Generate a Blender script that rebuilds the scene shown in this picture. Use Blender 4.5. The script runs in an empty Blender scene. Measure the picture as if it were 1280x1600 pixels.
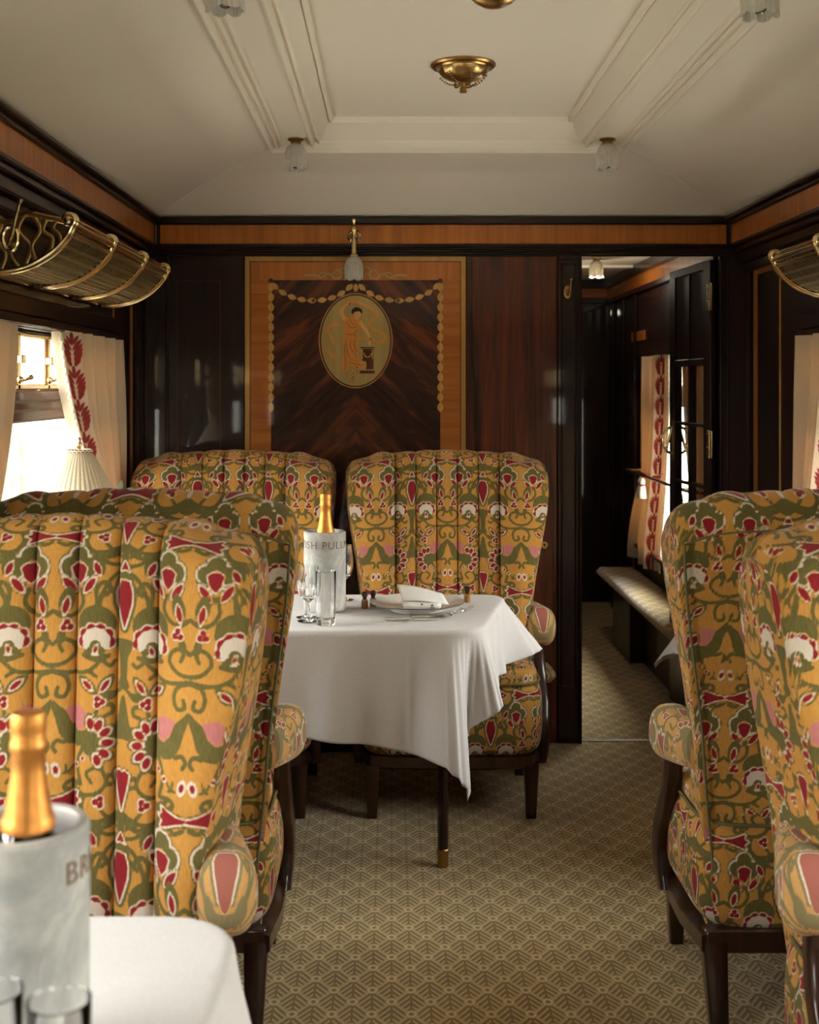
import bpy, math, random
import numpy as np
from mathutils import Vector, Matrix
random.seed(7)
PI = math.pi
SC = bpy.context.scene
COL = SC.collection

# ------------------------------------------------------------------ camera
cam_d = bpy.data.cameras.new('camera')
cam = bpy.data.objects.new('camera', cam_d)
COL.objects.link(cam)
cam.location = (0, 0, 1.4)
cam.rotation_euler = (PI / 2, 0, 0)
cam_d.sensor_fit = 'HORIZONTAL'
cam_d.lens = 50
cam_d.sensor_width = 50 * 1280 / 1900
cam_d.shift_x = 28 / 1280
cam_d.shift_y = -196 / 1280
cam_d.dof.use_dof = True
cam_d.dof.focus_distance = 3.3
cam_d.dof.aperture_fstop = 7.0
cam_d.clip_start = 0.05
SC.camera = cam

# ------------------------------------------------------------------ daylight
world = bpy.data.worlds.new('World')
SC.world = world
world.use_nodes = True
wn = world.node_tree.nodes
wl = world.node_tree.links
wn.clear()
w_out = wn.new('ShaderNodeOutputWorld')
w_bg = wn.new('ShaderNodeBackground')
w_ramp = wn.new('ShaderNodeValToRGB')
w_sep = wn.new('ShaderNodeSeparateXYZ')
w_tc = wn.new('ShaderNodeTexCoord')
wl.new(w_tc.outputs['Generated'], w_sep.inputs[0])
w_mr = wn.new('ShaderNodeMapRange')
w_mr.inputs[1].default_value = -0.3
w_mr.inputs[2].default_value = 0.8
wl.new(w_sep.outputs[2], w_mr.inputs[0])
wl.new(w_mr.outputs[0], w_ramp.inputs[0])
w_ramp.color_ramp.elements[0].color = (0.80, 0.72, 0.60, 1)
w_ramp.color_ramp.elements[1].color = (0.86, 0.92, 1.0, 1)
e = w_ramp.color_ramp.elements.new(0.30)
e.color = (1.0, 0.95, 0.86, 1)
wl.new(w_ramp.outputs[0], w_bg.inputs[0])
w_bg.inputs[1].default_value = 24.0
wl.new(w_bg.outputs[0], w_out.inputs[0])

SC.view_settings.view_transform = 'Standard'
SC.view_settings.look = 'None'
SC.view_settings.gamma = 1
SC.view_settings.use_curve_mapping = False
SC.view_settings.exposure = -0.08

# plan of the carriage (metres, camera above the origin looking along +Y)
XL, XR = -1.01, 1.41          # lower side walls
CXL, CXR = -0.93, 1.33        # frieze and cornice faces
YE = 4.78                     # end partition
YB = -2.7                     # end behind the camera
ZC = 2.064                    # top of the frieze
WZ0, WZ1 = 0.82, 1.563        # window opening heights
BAYS = [(2.80, 4.36), (0.50, 1.80), (-2.0, -0.44)]
BAYS_R = [(2.80, 4.12), (0.50, 1.80), (-2.0, -0.44)]

def portal(x, y0, y1, z0, z1, sgn):
    l = bpy.data.lights.new('window_daylight', 'AREA')
    l.shape = 'RECTANGLE'; l.size = z1 - z0; l.size_y = y1 - y0
    l.energy = 1.0
    l.cycles.is_portal = True
    o = bpy.data.objects.new('window_daylight', l)
    o.location = (x, (y0 + y1) / 2, (z0 + z1) / 2)
    o.rotation_euler = (0, PI / 2 * (1 if sgn < 0 else -1), 0)
    # an area light shines along its local -Z
    o.rotation_euler = (0, (-PI / 2 if sgn < 0 else PI / 2), 0)
    COL.objects.link(o)
for (a, b) in BAYS:
    portal(XL - 0.14, a, b, WZ0, WZ1, -1)
for (a, b) in BAYS_R:
    portal(XR + 0.14, a, b, WZ0, WZ1, 1)
portal(XR + 0.14, 5.25, 6.85, 0.52, 1.563, 1)

# ------------------------------------------------------------------ materials
class NT:
    def __init__(s, name):
        s.m = bpy.data.materials.new(name); s.m.use_nodes = True
        s.t = s.m.node_tree; s.n = s.t.nodes; s.l = s.t.links
        s.b = s.n['Principled BSDF']
    def node(s, typ, **kw):
        nd = s.n.new(typ)
        for k, v in kw.items(): setattr(nd, k, v)
        return nd
    def put(s, sock, v):
        if v is None: return
        if hasattr(v, 'is_output') or hasattr(v, 'links'): s.l.new(v, sock)
        else: sock.default_value = v
    def math(s, op, a, b=None, c=None, clamp=False):
        nd = s.node('ShaderNodeMath', operation=op, use_clamp=clamp)
        s.put(nd.inputs[0], a); s.put(nd.inputs[1], b)
        if c is not None: s.put(nd.inputs[2], c)
        return nd.outputs[0]
    def mix(s, f, a, b):
        nd = s.node('ShaderNodeMix', data_type='RGBA')
        s.put(nd.inputs[0], f); s.put(nd.inputs[6], a); s.put(nd.inputs[7], b)
        return nd.outputs[2]
    def noise(s, vec=None, scale=5, detail=4, rough=0.55, dist=0.0):
        nd = s.node('ShaderNodeTexNoise')
        if vec is not None: s.l.new(vec, nd.inputs['Vector'])
        nd.inputs['Scale'].default_value = scale; nd.inputs['Detail'].default_value = detail
        nd.inputs['Roughness'].default_value = rough; nd.inputs['Distortion'].default_value = dist
        return nd.outputs[0]
    def coord(s, which='Object'):
        return s.node('ShaderNodeTexCoord').outputs[which]
    def mapping(s, vec, sc=(1, 1, 1), rot=(0, 0, 0), loc=(0, 0, 0)):
        nd = s.node('ShaderNodeMapping'); s.l.new(vec, nd.inputs[0])
        nd.inputs['Scale'].default_value = sc; nd.inputs['Rotation'].default_value = rot
        nd.inputs['Location'].default_value = loc
        return nd.outputs[0]
    def ramp(s, f, stops):
        nd = s.node('ShaderNodeValToRGB'); s.l.new(f, nd.inputs[0])
        cr = nd.color_ramp
        cr.elements[0].position = stops[0][0]; cr.elements[0].color = (*stops[0][1], 1)
        cr.elements[1].position = stops[-1][0]; cr.elements[1].color = (*stops[-1][1], 1)
        for p, c in stops[1:-1]:
            e = cr.elements.new(p); e.color = (*c, 1)
        return nd.outputs[0]
    def bump(s, h, strength=0.3, dist=0.002, normal=None):
        nd = s.node('ShaderNodeBump'); s.l.new(h, nd.inputs['Height'])
        nd.inputs['Strength'].default_value = strength; nd.inputs['Distance'].default_value = dist
        s.l.new(nd.outputs[0], s.b.inputs['Normal'])
        return nd.outputs[0]
    def set(s, **kw):
        names = dict(color='Base Color', rough='Roughness', metal='Metallic', spec='Specular IOR Level', coat='Coat Weight',
                     coatr='Coat Roughness', trans='Transmission Weight', ior='IOR', sheen='Sheen Weight',
                     sheenr='Sheen Roughness', alpha='Alpha', sss='Subsurface Weight')
        for k, v in kw.items():
            if isinstance(v, tuple) and len(v) == 3: v = (*v, 1)
            s.put(s.b.inputs[names[k]], v)
        return s

def plain(name, color, rough=0.5, metal=0.0, var=0.12, scale=30, **kw):
    t = NT(name)
    n = t.noise(t.coord(), scale, 3)
    c0 = tuple(c * (1 - var) for c in color); c1 = tuple(min(1, c * (1 + var)) for c in color)
    t.set(color=t.ramp(n, [(0.3, c0), (0.7, c1)]), rough=rough, metal=metal, **kw)
    return t.m

def wood(name, dark, light, axis='Z', scale=1.0, coat=0.5, rough=0.45, stripes=22, coatr=0.04, contrast=(0.35, 0.68)):
    t = NT(name)
    st = {'Z': (stripes, stripes, 1.3), 'X': (1.3, stripes, stripes), 'Y': (stripes, 1.3, stripes)}[axis]
    v = t.mapping(t.coord(), tuple(a * scale for a in st))
    n1 = t.noise(v, 1.0, 6, 0.6, 0.6)
    v2 = t.mapping(t.coord(), tuple(a * scale * 7 for a in st))
    n2 = t.noise(v2, 1.0, 2, 0.5)
    f = t.math('ADD', t.math('MULTIPLY', n1, 0.8), t.math('MULTIPLY', n2, 0.2))
    t.set(color=t.ramp(f, [(contrast[0], dark), (contrast[1], light)]), rough=rough, coat=coat, coatr=coatr, spec=0.2)
    return t.m

M = {}
M['mahogany'] = wood('dark_mahogany', (0.006, 0.0022, 0.0014), (0.026, 0.0075, 0.004))
M['mahogany_y'] = wood('dark_mahogany_long', (0.006, 0.0022, 0.0014), (0.024, 0.007, 0.004), 'Y')
M['mahogany_x'] = wood('dark_mahogany_cross', (0.006, 0.0022, 0.0014), (0.024, 0.007, 0.004), 'X')
M['mahogany_red'] = wood('figured_red_mahogany', (0.014, 0.004, 0.002), (0.17, 0.036, 0.011), 'Z', 0.8, stripes=26)
M['leg_wood'] = wood('stained_beech', (0.015, 0.005, 0.003), (0.05, 0.017, 0.009), 'Z', 1.0, 0.6, 0.35)
M['satin'] = wood('satinwood', (0.30, 0.085, 0.012), (0.52, 0.17, 0.028), 'Z', 1.0, stripes=40, contrast=(0.3, 0.7))
M['satin_cross'] = wood('satinwood_crossbanding', (0.27, 0.075, 0.011), (0.48, 0.15, 0.024), 'X', 1.0, stripes=40, contrast=(0.3, 0.7))
M['string'] = wood('boxwood_stringing', (0.34, 0.17, 0.035), (0.48, 0.25, 0.06), 'Z')
M['inlay'] = wood('boxwood_inlay', (0.42, 0.20, 0.045), (0.66, 0.36, 0.10), 'Z', 2.0)
M['inlay_dark'] = wood('rosewood_inlay', (0.05, 0.012, 0.004), (0.13, 0.035, 0.01), 'Z')
M['inlay_black'] = wood('ebony_inlay', (0.006, 0.004, 0.003), (0.016, 0.010, 0.007), 'Z')
M['inlay_green'] = wood('greyed_sycamore_inlay', (0.33, 0.22, 0.07), (0.43, 0.29, 0.10), 'Z', 1.2, stripes=30)
M['inlay_skin'] = wood('pale_figure_inlay', (0.62, 0.26, 0.06), (0.76, 0.36, 0.10), 'Z', 1.5)
M['inlay_robe'] = wood('shaded_robe_inlay', (0.56, 0.20, 0.035), (0.68, 0.28, 0.06), 'Z', 1.5)

def flame_mat():
    t = NT('flame_mahogany_veneer')
    sp = t.node('ShaderNodeSeparateXYZ'); t.l.new(t.coord(), sp.inputs[0])
    ax = t.math('ABSOLUTE', sp.outputs[0])
    # book-matched V figure about the panel's centre line
    d = t.math('ADD', t.math('MULTIPLY', sp.outputs[2], 1.0), t.math('MULTIPLY', ax, 0.9))
    cb = t.node('ShaderNodeCombineXYZ'); t.put(cb.inputs[0], t.math('MULTIPLY', d, 9.0))
    t.put(cb.inputs[1], t.math('MULTIPLY', t.math('SUBTRACT', ax, sp.outputs[2]), 1.6))
    n = t.noise(cb.outputs[0], 1.4, 7, 0.62, 0.9)
    t.set(color=t.ramp(n, [(0.34, (0.012, 0.0035, 0.002)), (0.52, (0.045, 0.010, 0.004)), (0.70, (0.17, 0.042, 0.010))]),
          rough=0.45, coat=0.5, coatr=0.03, spec=0.2)
    return t.m
M['flame'] = flame_mat()

def brass(name, c, rough=0.25, bump=0.0):
    t = NT(name)
    n = t.noise(t.coord(), 60, 3)
    t.set(color=t.ramp(n, [(0.3, tuple(x * 0.8 for x in c)), (0.7, c)]), metal=(0.9 if 'foil' in name else 1.0), rough=rough)
    if bump: t.bump(t.noise(t.coord(), 160, 3), bump, 0.002)
    return t.m
M['brass'] = brass('polished_brass', (0.80, 0.62, 0.33), 0.2)
M['brass_old'] = brass('antique_brass', (0.46, 0.28, 0.10), 0.3, 0.15)
M['brass_bowl'] = brass('embossed_brass', (0.48, 0.31, 0.12), 0.28, 0.35)
M['silver'] = brass('silver_plate', (0.85, 0.82, 0.76), 0.18)
M['foil'] = brass('orange_gold_foil', (0.80, 0.34, 0.085), 0.45, 0.12)
M['paint'] = plain('cream_ceiling_paint', (0.83, 0.755, 0.635), 0.42, var=0.012, scale=2.0)
M['paint_mold'] = plain('cream_moulding_paint', (0.86, 0.79, 0.68), 0.42, var=0.01, scale=3)
M['porcelain'] = plain('white_porcelain', (0.80, 0.78, 0.74), 0.15, var=0.01, coat=0.5)
M['plate_rim'] = plain('dark_grey_rim_line', (0.06, 0.06, 0.06), 0.3)
M['napkin'] = plain('white_napkin_linen', (0.80, 0.78, 0.75), 0.85, var=0.02, scale=120)
M['crest'] = plain('brown_embroidery', (0.10, 0.055, 0.04), 0.8)
M['leather'] = plain('dark_leaf', (0.05, 0.09, 0.035), 0.5)
M['leaf'] = plain('olive_leaf', (0.12, 0.17, 0.11), 0.5, var=0.3, scale=60)
M['bottle'] = plain('dark_green_bottle_glass', (0.006, 0.009, 0.005), 0.05, var=0.1, coat=1.0)
M['letter'] = plain('bronze_lettering', (0.22, 0.13, 0.08), 0.4)
M['grey_metal'] = plain('worn_threshold_metal', (0.45, 0.40, 0.33), 0.4, metal=0.8)
M['red_cord'] = plain('red_braid', (0.22, 0.012, 0.012), 0.8)
M['tassel'] = plain('cream_tassel_thread', (0.72, 0.63, 0.50), 0.9, var=0.1, scale=200)
M['cork'] = plain('amber_glass', (0.30, 0.13, 0.03), 0.15, var=0.3, scale=80, coat=1.0)
M['hedge'] = plain('trackside_hedge', (0.20, 0.21, 0.13), 0.9, var=0.5, scale=3)
M['gravel'] = plain('trackside_ballast', (0.72, 0.66, 0.56), 0.95, var=0.15, scale=4)

def glass_mat(name, tint=(1, 1, 1), rough=0.0, flutes=False, frosted=0.0):
    t = NT(name)
    t.set(color=tint, trans=1.0, ior=1.45, rough=rough)
    n = t.noise(t.coord(), 90, 2)
    t.bump(n, 0.06, 0.001)
    return t.m
M['glass'] = glass_mat('clear_table_glass')
def pane_mat():
    t = NT('window_pane_glass')
    tr = t.node('ShaderNodeBsdfTransparent'); gl = t.node('ShaderNodeBsdfGlossy'); gl.inputs['Roughness'].default_value = 0.02
    lw = t.node('ShaderNodeLayerWeight')
    fc = t.math('MULTIPLY_ADD', t.math('POWER', lw.outputs['Facing'], 4.0), 0.8, 0.03, clamp=True)
    mx = t.node('ShaderNodeMixShader')
    t.l.new(fc, mx.inputs[0]); t.l.new(tr.outputs[0], mx.inputs[1]); t.l.new(gl.outputs[0], mx.inputs[2])
    n = t.noise(t.coord(), 3, 2)
    t.l.new(t.ramp(n, [(0.3, (0.90, 0.92, 0.90)), (0.7, (0.97, 0.97, 0.95))]), tr.inputs[0])
    t.l.new(mx.outputs[0], t.n['Material Output'].inputs[0])
    return t.m
M['pane'] = pane_mat()
def frost_mat():
    t = NT('frosted_pressed_glass')
    n = t.noise(t.coord(), 40, 2)
    t.set(color=t.ramp(n, [(0.3, (0.60, 0.56, 0.48)), (0.7, (0.72, 0.68, 0.60))]), rough=0.3, trans=0.25, ior=1.3, coat=0.3)
    return t.m
M['frost'] = frost_mat()

def marble_mat():
    t = NT('grey_veined_marble')
    c = t.coord()
    w = t.noise(c, 9, 6, 0.6, 1.2)
    v = t.math('ABSOLUTE', t.math('SUBTRACT', w, 0.5))
    v = t.math('SUBTRACT', 1.0, t.math('MULTIPLY', v, 14.0), clamp=True)
    base = t.ramp(t.noise(c, 14, 4), [(0.3, (0.36, 0.365, 0.355)), (0.7, (0.64, 0.62, 0.585))])
    t.set(color=t.mix(t.math('MULTIPLY', v, 0.55), base, (0.30, 0.31, 0.32, 1)), rough=0.35, spec=0.4)
    t.bump(t.noise(c, 260, 2), 0.08, 0.001)
    return t.m
M['marble'] = marble_mat()

def linen_mat():
    t = NT('white_table_linen')
    c = t.coord()
    n = t.noise(c, 350, 2)
    t.set(color=t.ramp(n, [(0.3, (0.48, 0.455, 0.44)), (0.7, (0.55, 0.525, 0.51))]), rough=0.8, sheen=0.15)
    t.bump(n, 0.15, 0.0006)
    return t.m
M['linen'] = linen_mat()

def upholstery_mat(name='moquette_upholstery', wear_and_light=0.0):
    t = NT(name)
    at = t.node('ShaderNodeAttribute', attribute_name='pat')
    sp = t.node('ShaderNodeSeparateColor'); t.l.new(at.outputs['Color'], sp.inputs[0])
    n = t.noise(t.coord(), 420, 2)
    nz = t.math('MULTIPLY', t.math('SUBTRACT', n, 0.5), 0.0030)
    def w(s):
        d = t.math('ADD', s, nz)
        return t.math('MULTIPLY_ADD', d, -700.0, 0.62, clamp=True)
    cv = t.mapping(t.coord(), (420, 420, 60))
    fib = t.noise(cv, 1.0, 2)
    big = t.noise(t.coord(), 6, 2)
    sh = t.math('ADD', t.math('MULTIPLY', fib, 0.35), t.math('MULTIPLY', big, 0.25))
    gold = t.ramp(sh, [(0.15, (0.33, 0.148, 0.030)), (0.45, (0.56, 0.278, 0.064))])
    green = t.ramp(sh, [(0.15, (0.075, 0.062, 0.016)), (0.45, (0.155, 0.126, 0.042))])
    red = t.ramp(sh, [(0.15, (0.16, 0.009, 0.013)), (0.45, (0.26, 0.019, 0.024))])
    white = t.ramp(sh, [(0.15, (0.46, 0.38, 0.30)), (0.45, (0.63, 0.54, 0.45))])
    pink = t.ramp(sh, [(0.15, (0.36, 0.11, 0.11)), (0.45, (0.50, 0.19, 0.175))])
    col = t.mix(w(sp.outputs[0]), gold, green)
    col = t.mix(w(at.outputs['Alpha']), col, pink)
    col = t.mix(w(sp.outputs[2]), col, white)
    col = t.mix(w(sp.outputs[1]), col, red)
    if wear_and_light: col = t.mix(wear_and_light, col, (0.66, 0.52, 0.33, 1))
    t.set(color=col, rough=0.9, sheen=0.12, sheenr=0.4, spec=0.1)
    hgt = t.math('ADD', t.math('MULTIPLY', fib, 0.5), t.math('MULTIPLY', w(sp.outputs[0]), 0.5))
    t.bump(hgt, 0.28, 0.0012)
    return t.m
M['fabric'] = upholstery_mat()
M['fabric_worn_lit'] = upholstery_mat('rubbed_lit_moquette', 0.16)  # armrests paler all over: rubbed pile plus overhead light put into the colour
M['piping'] = plain('olive_piping_cord', (0.115, 0.10, 0.035), 0.85)

def carpet_mat():
    t = NT('olive_cream_lattice_carpet')
    sp = t.node('ShaderNodeSeparateXYZ'); t.l.new(t.coord(), sp.inputs[0])
    a = t.math('MULTIPLY', sp.outputs[0], 1 / 0.0890)
    b = t.math('MULTIPLY', sp.outputs[1], 1 / 0.1085)
    def cell(off):
        fx = t.math('SUBTRACT', t.math('FRACT', t.math('ADD', a, off)), 0.5)
        fy = t.math('SUBTRACT', t.math('FRACT', t.math('ADD', b, off)), 0.5)
        return t.math('ABSOLUTE', fx), fy
    x1, y1 = cell(0.0); x2, y2 = cell(0.5)
    s1 = t.math('ADD', x1, t.math('ABSOLUTE', y1))
    ins = t.math('LESS_THAN', s1, 0.5)
    def sel(p, q):
        nd = t.node('ShaderNodeMix', data_type='FLOAT')
        t.l.new(ins, nd.inputs[0]); t.l.new(q, nd.inputs[2]); t.l.new(p, nd.inputs[3]); return nd.outputs[0]
    lx = sel(x1, x2); ly = sel(y1, y2)
    aly = t.math('ABSOLUTE', ly)
    s = t.math('ADD', lx, aly)
    # fern stripes springing from a stem
    ph = t.math('SUBTRACT', ly, t.math('MULTIPLY', lx, -1.15))
    st = t.math('SINE', t.math('MULTIPLY', ph, 2 * PI * 4.6))
    stripe = t.math('MULTIPLY_ADD', st, 1.8, 0.15, clamp=True)
    stem = t.math('LESS_THAN', lx, 0.028)
    stripe = t.math('MULTIPLY', stripe, t.math('SUBTRACT', 1.0, stem))
    border = t.math('MULTIPLY_ADD', t.math('SUBTRACT', s, 0.455), 40.0, 0.5, clamp=True)
    # little ringed stars on the crossings
    def star(dx, dy):
        d = t.math('SQRT', t.math('ADD', t.math('POWER', dx, 2.0), t.math('POWER', dy, 2.0)))
        ring = t.math('SUBTRACT', 1.0, t.math('MULTIPLY', t.math('ABSOLUTE', t.math('SUBTRACT', d, 0.105)), 13.0), clamp=True)
        hole = t.math('LESS_THAN', d, 0.060)
        return ring, hole
    r1, h1 = star(lx, t.math('SUBTRACT', aly, 0.5))
    r2, h2 = star(t.math('SUBTRACT', lx, 0.5), aly)
    cream = t.math('MAXIMUM', t.math('MULTIPLY', stripe, 0.62), t.math('MULTIPLY', border, 0.50))
    cream = t.math('MAXIMUM', cream, t.math('MAXIMUM', r1, r2))
    hole = t.math('MAXIMUM', h1, h2)
    cream = t.math('MULTIPLY', cream, t.math('SUBTRACT', 1.0, t.math('MULTIPLY', hole, 0.8)))
    nz = t.noise(t.coord(), 500, 2)
    f = t.math('MULTIPLY_ADD', t.math('SUBTRACT', nz, 0.5), 0.9, cream, clamp=True)
    blot = t.noise(t.coord(), 3.0, 3)
    oliv = t.ramp(blot, [(0.35, (0.185, 0.105, 0.017)), (0.65, (0.26, 0.155, 0.030))])
    crm = t.ramp(blot, [(0.35, (0.64, 0.47, 0.235)), (0.65, (0.76, 0.58, 0.31))])
    t.set(color=t.mix(f, oliv, crm), rough=0.95, sheen=0.3, spec=0.1)
    t.bump(nz, 0.5, 0.003)
    return t.m
M['carpet'] = carpet_mat()

def curtain_mat():
    t = NT('cream_curtain_cotton')
    at = t.node('ShaderNodeAttribute', attribute_name='pat')
    sp = t.node('ShaderNodeSeparateColor'); t.l.new(at.outputs['Color'], sp.inputs[0])
    n = t.noise(t.coord(), 300, 2)
    cream = t.ramp(n, [(0.3, (0.54, 0.43, 0.30)), (0.7, (0.63, 0.515, 0.375))])
    red = t.ramp(n, [(0.3, (0.20, 0.012, 0.010)), (0.7, (0.32, 0.025, 0.020))])
    w = t.math('MULTIPLY_ADD', sp.outputs[1], -500.0, 0.5, clamp=True)
    col = t.mix(w, cream, red)
    t.set(color=col, rough=0.85, sheen=0.2)
    tl = t.node('ShaderNodeBsdfTranslucent'); t.l.new(t.mix(w, (0.62, 0.40, 0.22, 1), (0.30, 0.03, 0.02, 1)), tl.inputs[0])
    mx = t.node('ShaderNodeMixShader'); mx.inputs[0].default_value = 0.26
    t.l.new(t.b.outputs[0], mx.inputs[1]); t.l.new(tl.outputs[0], mx.inputs[2])
    t.l.new(mx.outputs[0], t.n['Material Output'].inputs[0])
    t.bump(n, 0.1, 0.001)
    return t.m
M['curtain'] = curtain_mat()
def shade_mat():
    t = NT('pleated_cream_lampshade')
    n = t.noise(t.coord(), 200, 2)
    col = t.ramp(n, [(0.3, (0.46, 0.37, 0.25)), (0.7, (0.56, 0.46, 0.32))])
    t.set(color=col, rough=0.8)
    tl = t.node('ShaderNodeBsdfTranslucent'); t.l.new(col, tl.inputs[0])
    mx = t.node('ShaderNodeMixShader'); mx.inputs[0].default_value = 0.12
    t.l.new(t.b.outputs[0], mx.inputs[1]); t.l.new(tl.outputs[0], mx.inputs[2])
    t.l.new(mx.outputs[0], t.n['Material Output'].inputs[0])
    return t.m
M['shade'] = shade_mat()
def mesh_mat():
    t = NT('woven_brass_mesh')
    n = t.noise(t.coord(), 90, 2)
    t.set(color=t.ramp(n, [(0.3, (0.36, 0.27, 0.12)), (0.7, (0.56, 0.44, 0.22))]), metal=1.0, rough=0.3)
    return t.m
M['rackmesh'] = mesh_mat()
M['ledge'] = plain('olive_figured_ledge_fabric', (0.16, 0.125, 0.05), 0.9, var=0.55, scale=120, sheen=0.3)

# ------------------------------------------------------------------ object helpers
def props(o, label=None, cat=None, group=None, kind=None):
    if label: o['label'] = label
    if cat: o['category'] = cat
    if group: o['group'] = group
    if kind: o['kind'] = kind
    return o
def thing(name, label, cat, loc=(0, 0, 0), rz=0.0, group=None):
    o = bpy.data.objects.new(name, None); COL.objects.link(o)
    o.empty_display_size = 0.1
    o.location = loc; o.rotation_euler = (0, 0, rz)
    return props(o, label, cat, group)
def link(name, me, mat, parent=None, smooth=True, angle=None):
    o = bpy.data.objects.new(name, me); COL.objects.link(o)
    if mat is not None and not me.materials: me.materials.append(mat)
    if smooth:
        me.shade_smooth()
        if angle: me.set_sharp_from_angle(angle=math.radians(angle))
    if parent: o.parent = parent
    return o
class MB:
    def __init__(s): s.v = []; s.f = []
    def add(s, v, f):
        n = len(s.v); s.v += [tuple(p) for p in v]; s.f += [tuple(i + n for i in q) for q in f]; return s
    def box(s, x0, x1, y0, y1, z0, z1, b=0.0):
        if b <= 0:
            v = [(x, y, z) for z in (z0, z1) for y in (y0, y1) for x in (x0, x1)]
            return s.add(v, [(0, 2, 3, 1), (4, 5, 7, 6), (0, 1, 5, 4), (2, 6, 7, 3), (0, 4, 6, 2), (1, 3, 7, 5)])
        # bevelled box: three inset face sheets hulled
        X = (x0, x1); Y = (y0, y1); Z = (z0, z1); vs = []; idx = {}
        for i in (0, 1):
            for j in (0, 1):
                for k in (0, 1):
                    sx = 1 if i == 0 else -1; sy = 1 if j == 0 else -1; sz = 1 if k == 0 else -1
                    for a in range(3):
                        p = [X[i] + sx * b, Y[j] + sy * b, Z[k] + sz * b]
                        p[a] = (X, Y, Z)[a][(i, j, k)[a]]
                        idx[(i, j, k, a)] = len(vs); vs.append(tuple(p))
        f = []
        for c in (0, 1):
            f.append([idx[(c, j, k, 0)] for j, k in ((0, 0), (1, 0), (1, 1), (0, 1))][::(1 if c else -1)])
            f.append([idx[(i, c, k, 1)] for i, k in ((0, 0), (1, 0), (1, 1), (0, 1))][::(-1 if c else 1)])
            f.append([idx[(i, j, c, 2)] for i, j in ((0, 0), (1, 0), (1, 1), (0, 1))][::(1 if c else -1)])
        for j in (0, 1):
            for k in (0, 1):
                q = [idx[(0, j, k, 1)], idx[(1, j, k, 1)], idx[(1, j, k, 2)], idx[(0, j, k, 2)]]
                f.append(q if (j == k) else q[::-1])
        for i in (0, 1):
            for k in (0, 1):
                q = [idx[(i, 0, k, 0)], idx[(i, 1, k, 0)], idx[(i, 1, k, 2)], idx[(i, 0, k, 2)]]
                f.append(q[::-1] if (i == k) else q)
        for i in (0, 1):
            for j in (0, 1):
                q = [idx[(i, j, 0, 0)], idx[(i, j, 1, 0)], idx[(i, j, 1, 1)], idx[(i, j, 0, 1)]]
                f.append(q if (i == j) else q[::-1])
        for i in (0, 1):
            for j in (0, 1):
                for k in (0, 1):
                    q = [idx[(i, j, k, a)] for a in range(3)]
                    f.append(q if (i + j + k) % 2 == 1 else q[::-1])
        return s.add(vs, f)
    def tube(s, pts, r, n=10, cap=True, closed=False, squash=None):
        P = [Vector(p) for p in pts]; m = len(P)
        R = r if isinstance(r, (list, tuple)) else [r] * m
        T = []
        for i in range(m):
            a = P[(i - 1) % m] if (closed or i > 0) else P[i]
            c = P[(i + 1) % m] if (closed or i < m - 1) else P[i]
            T.append((c - a).normalized())
        up = Vector((0, 0, 1)) if abs(T[0].z) < 0.9 else Vector((1, 0, 0))
        N = (up - T[0] * up.dot(T[0])).normalized(); vs = []
        for i in range(m):
            N = (N - T[i] * N.dot(T[i])).normalized(); B = T[i].cross(N)
            for k in range(n):
                a = 2 * PI * k / n
                ca, sa = math.cos(a), math.sin(a)
                if squash: sa *= squash
                vs.append(P[i] + (N * ca + B * sa) * R[i])
        f = []
        for i in range(m if closed else m - 1):
            j = (i + 1) % m
            for k in range(n):
                l = (k + 1) % n
                f.append((i * n + k, i * n + l, j * n + l, j * n + k))
        if cap and not closed:
            f.append(tuple(range(n - 1, -1, -1))); f.append(tuple((m - 1) * n + k for k in range(n)))
        return s.add(vs, f)
    def lathe(s, prof, c=(0, 0, 0), n=32, flute=None, mtx=None):
        vs = []; m = len(prof)
        for (r, z) in prof:
            for k in range(n):
                a = 2 * PI * k / n
                rr = r
                if flute: rr = r * (1 + flute(a, z))
                p = Vector((rr * math.cos(a), rr * math.sin(a), z))
                if mtx: p = mtx @ p
                vs.append(p + Vector(c))
        f = []
        for i in range(m - 1):
            for k in range(n):
                l = (k + 1) % n
                f.append((i * n + k, i * n + l, (i + 1) * n + l, (i + 1) * n + k))
        if prof[0][0] > 1e-6: f.append(tuple(range(n - 1, -1, -1)))
        if prof[-1][0] > 1e-6: f.append(tuple((m - 1) * n + k for k in range(n)))
        return s.add(vs, f)
    def ball(s, c, r, n=12):
        rx, ry, rz = r if isinstance(r, tuple) else (r, r, r)
        vs = []; f = []
        for i in range(n // 2 + 1):
            t = PI * i / (n // 2)
            for k in range(n):
                a = 2 * PI * k / n
                vs.append((c[0] + rx * math.sin(t) * math.cos(a), c[1] + ry * math.sin(t) * math.sin(a), c[2] - rz * math.cos(t)))
        for i in range(n // 2):
            for k in range(n):
                l = (k + 1) % n
                f.append((i * n + k, i * n + l, (i + 1) * n + l, (i + 1) * n + k))
        return s.add(vs, f)
    def prism(s, poly, a, b, axes='XZ'):
        """flat outline given in the plane of two axes, thick from a to b along the third"""
        n = len(poly)
        def P(p, t):
            if axes == 'XZ': return (p[0], t, p[1])
            if axes == 'YZ': return (t, p[0], p[1])
            return (p[0], p[1], t)
        vs = [P(p, a) for p in poly] + [P(p, b) for p in poly]
        f = [tuple(range(n)), tuple(range(2 * n - 1, n - 1, -1))]
        for i in range(n):
            j = (i + 1) % n; f.append((j, i, i + n, j + n))
        return s.add(vs, f)
    def mesh(s, name):
        me = bpy.data.meshes.new(name); me.from_pydata(s.v, [], s.f); me.validate(); me.update()
        return me
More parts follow.
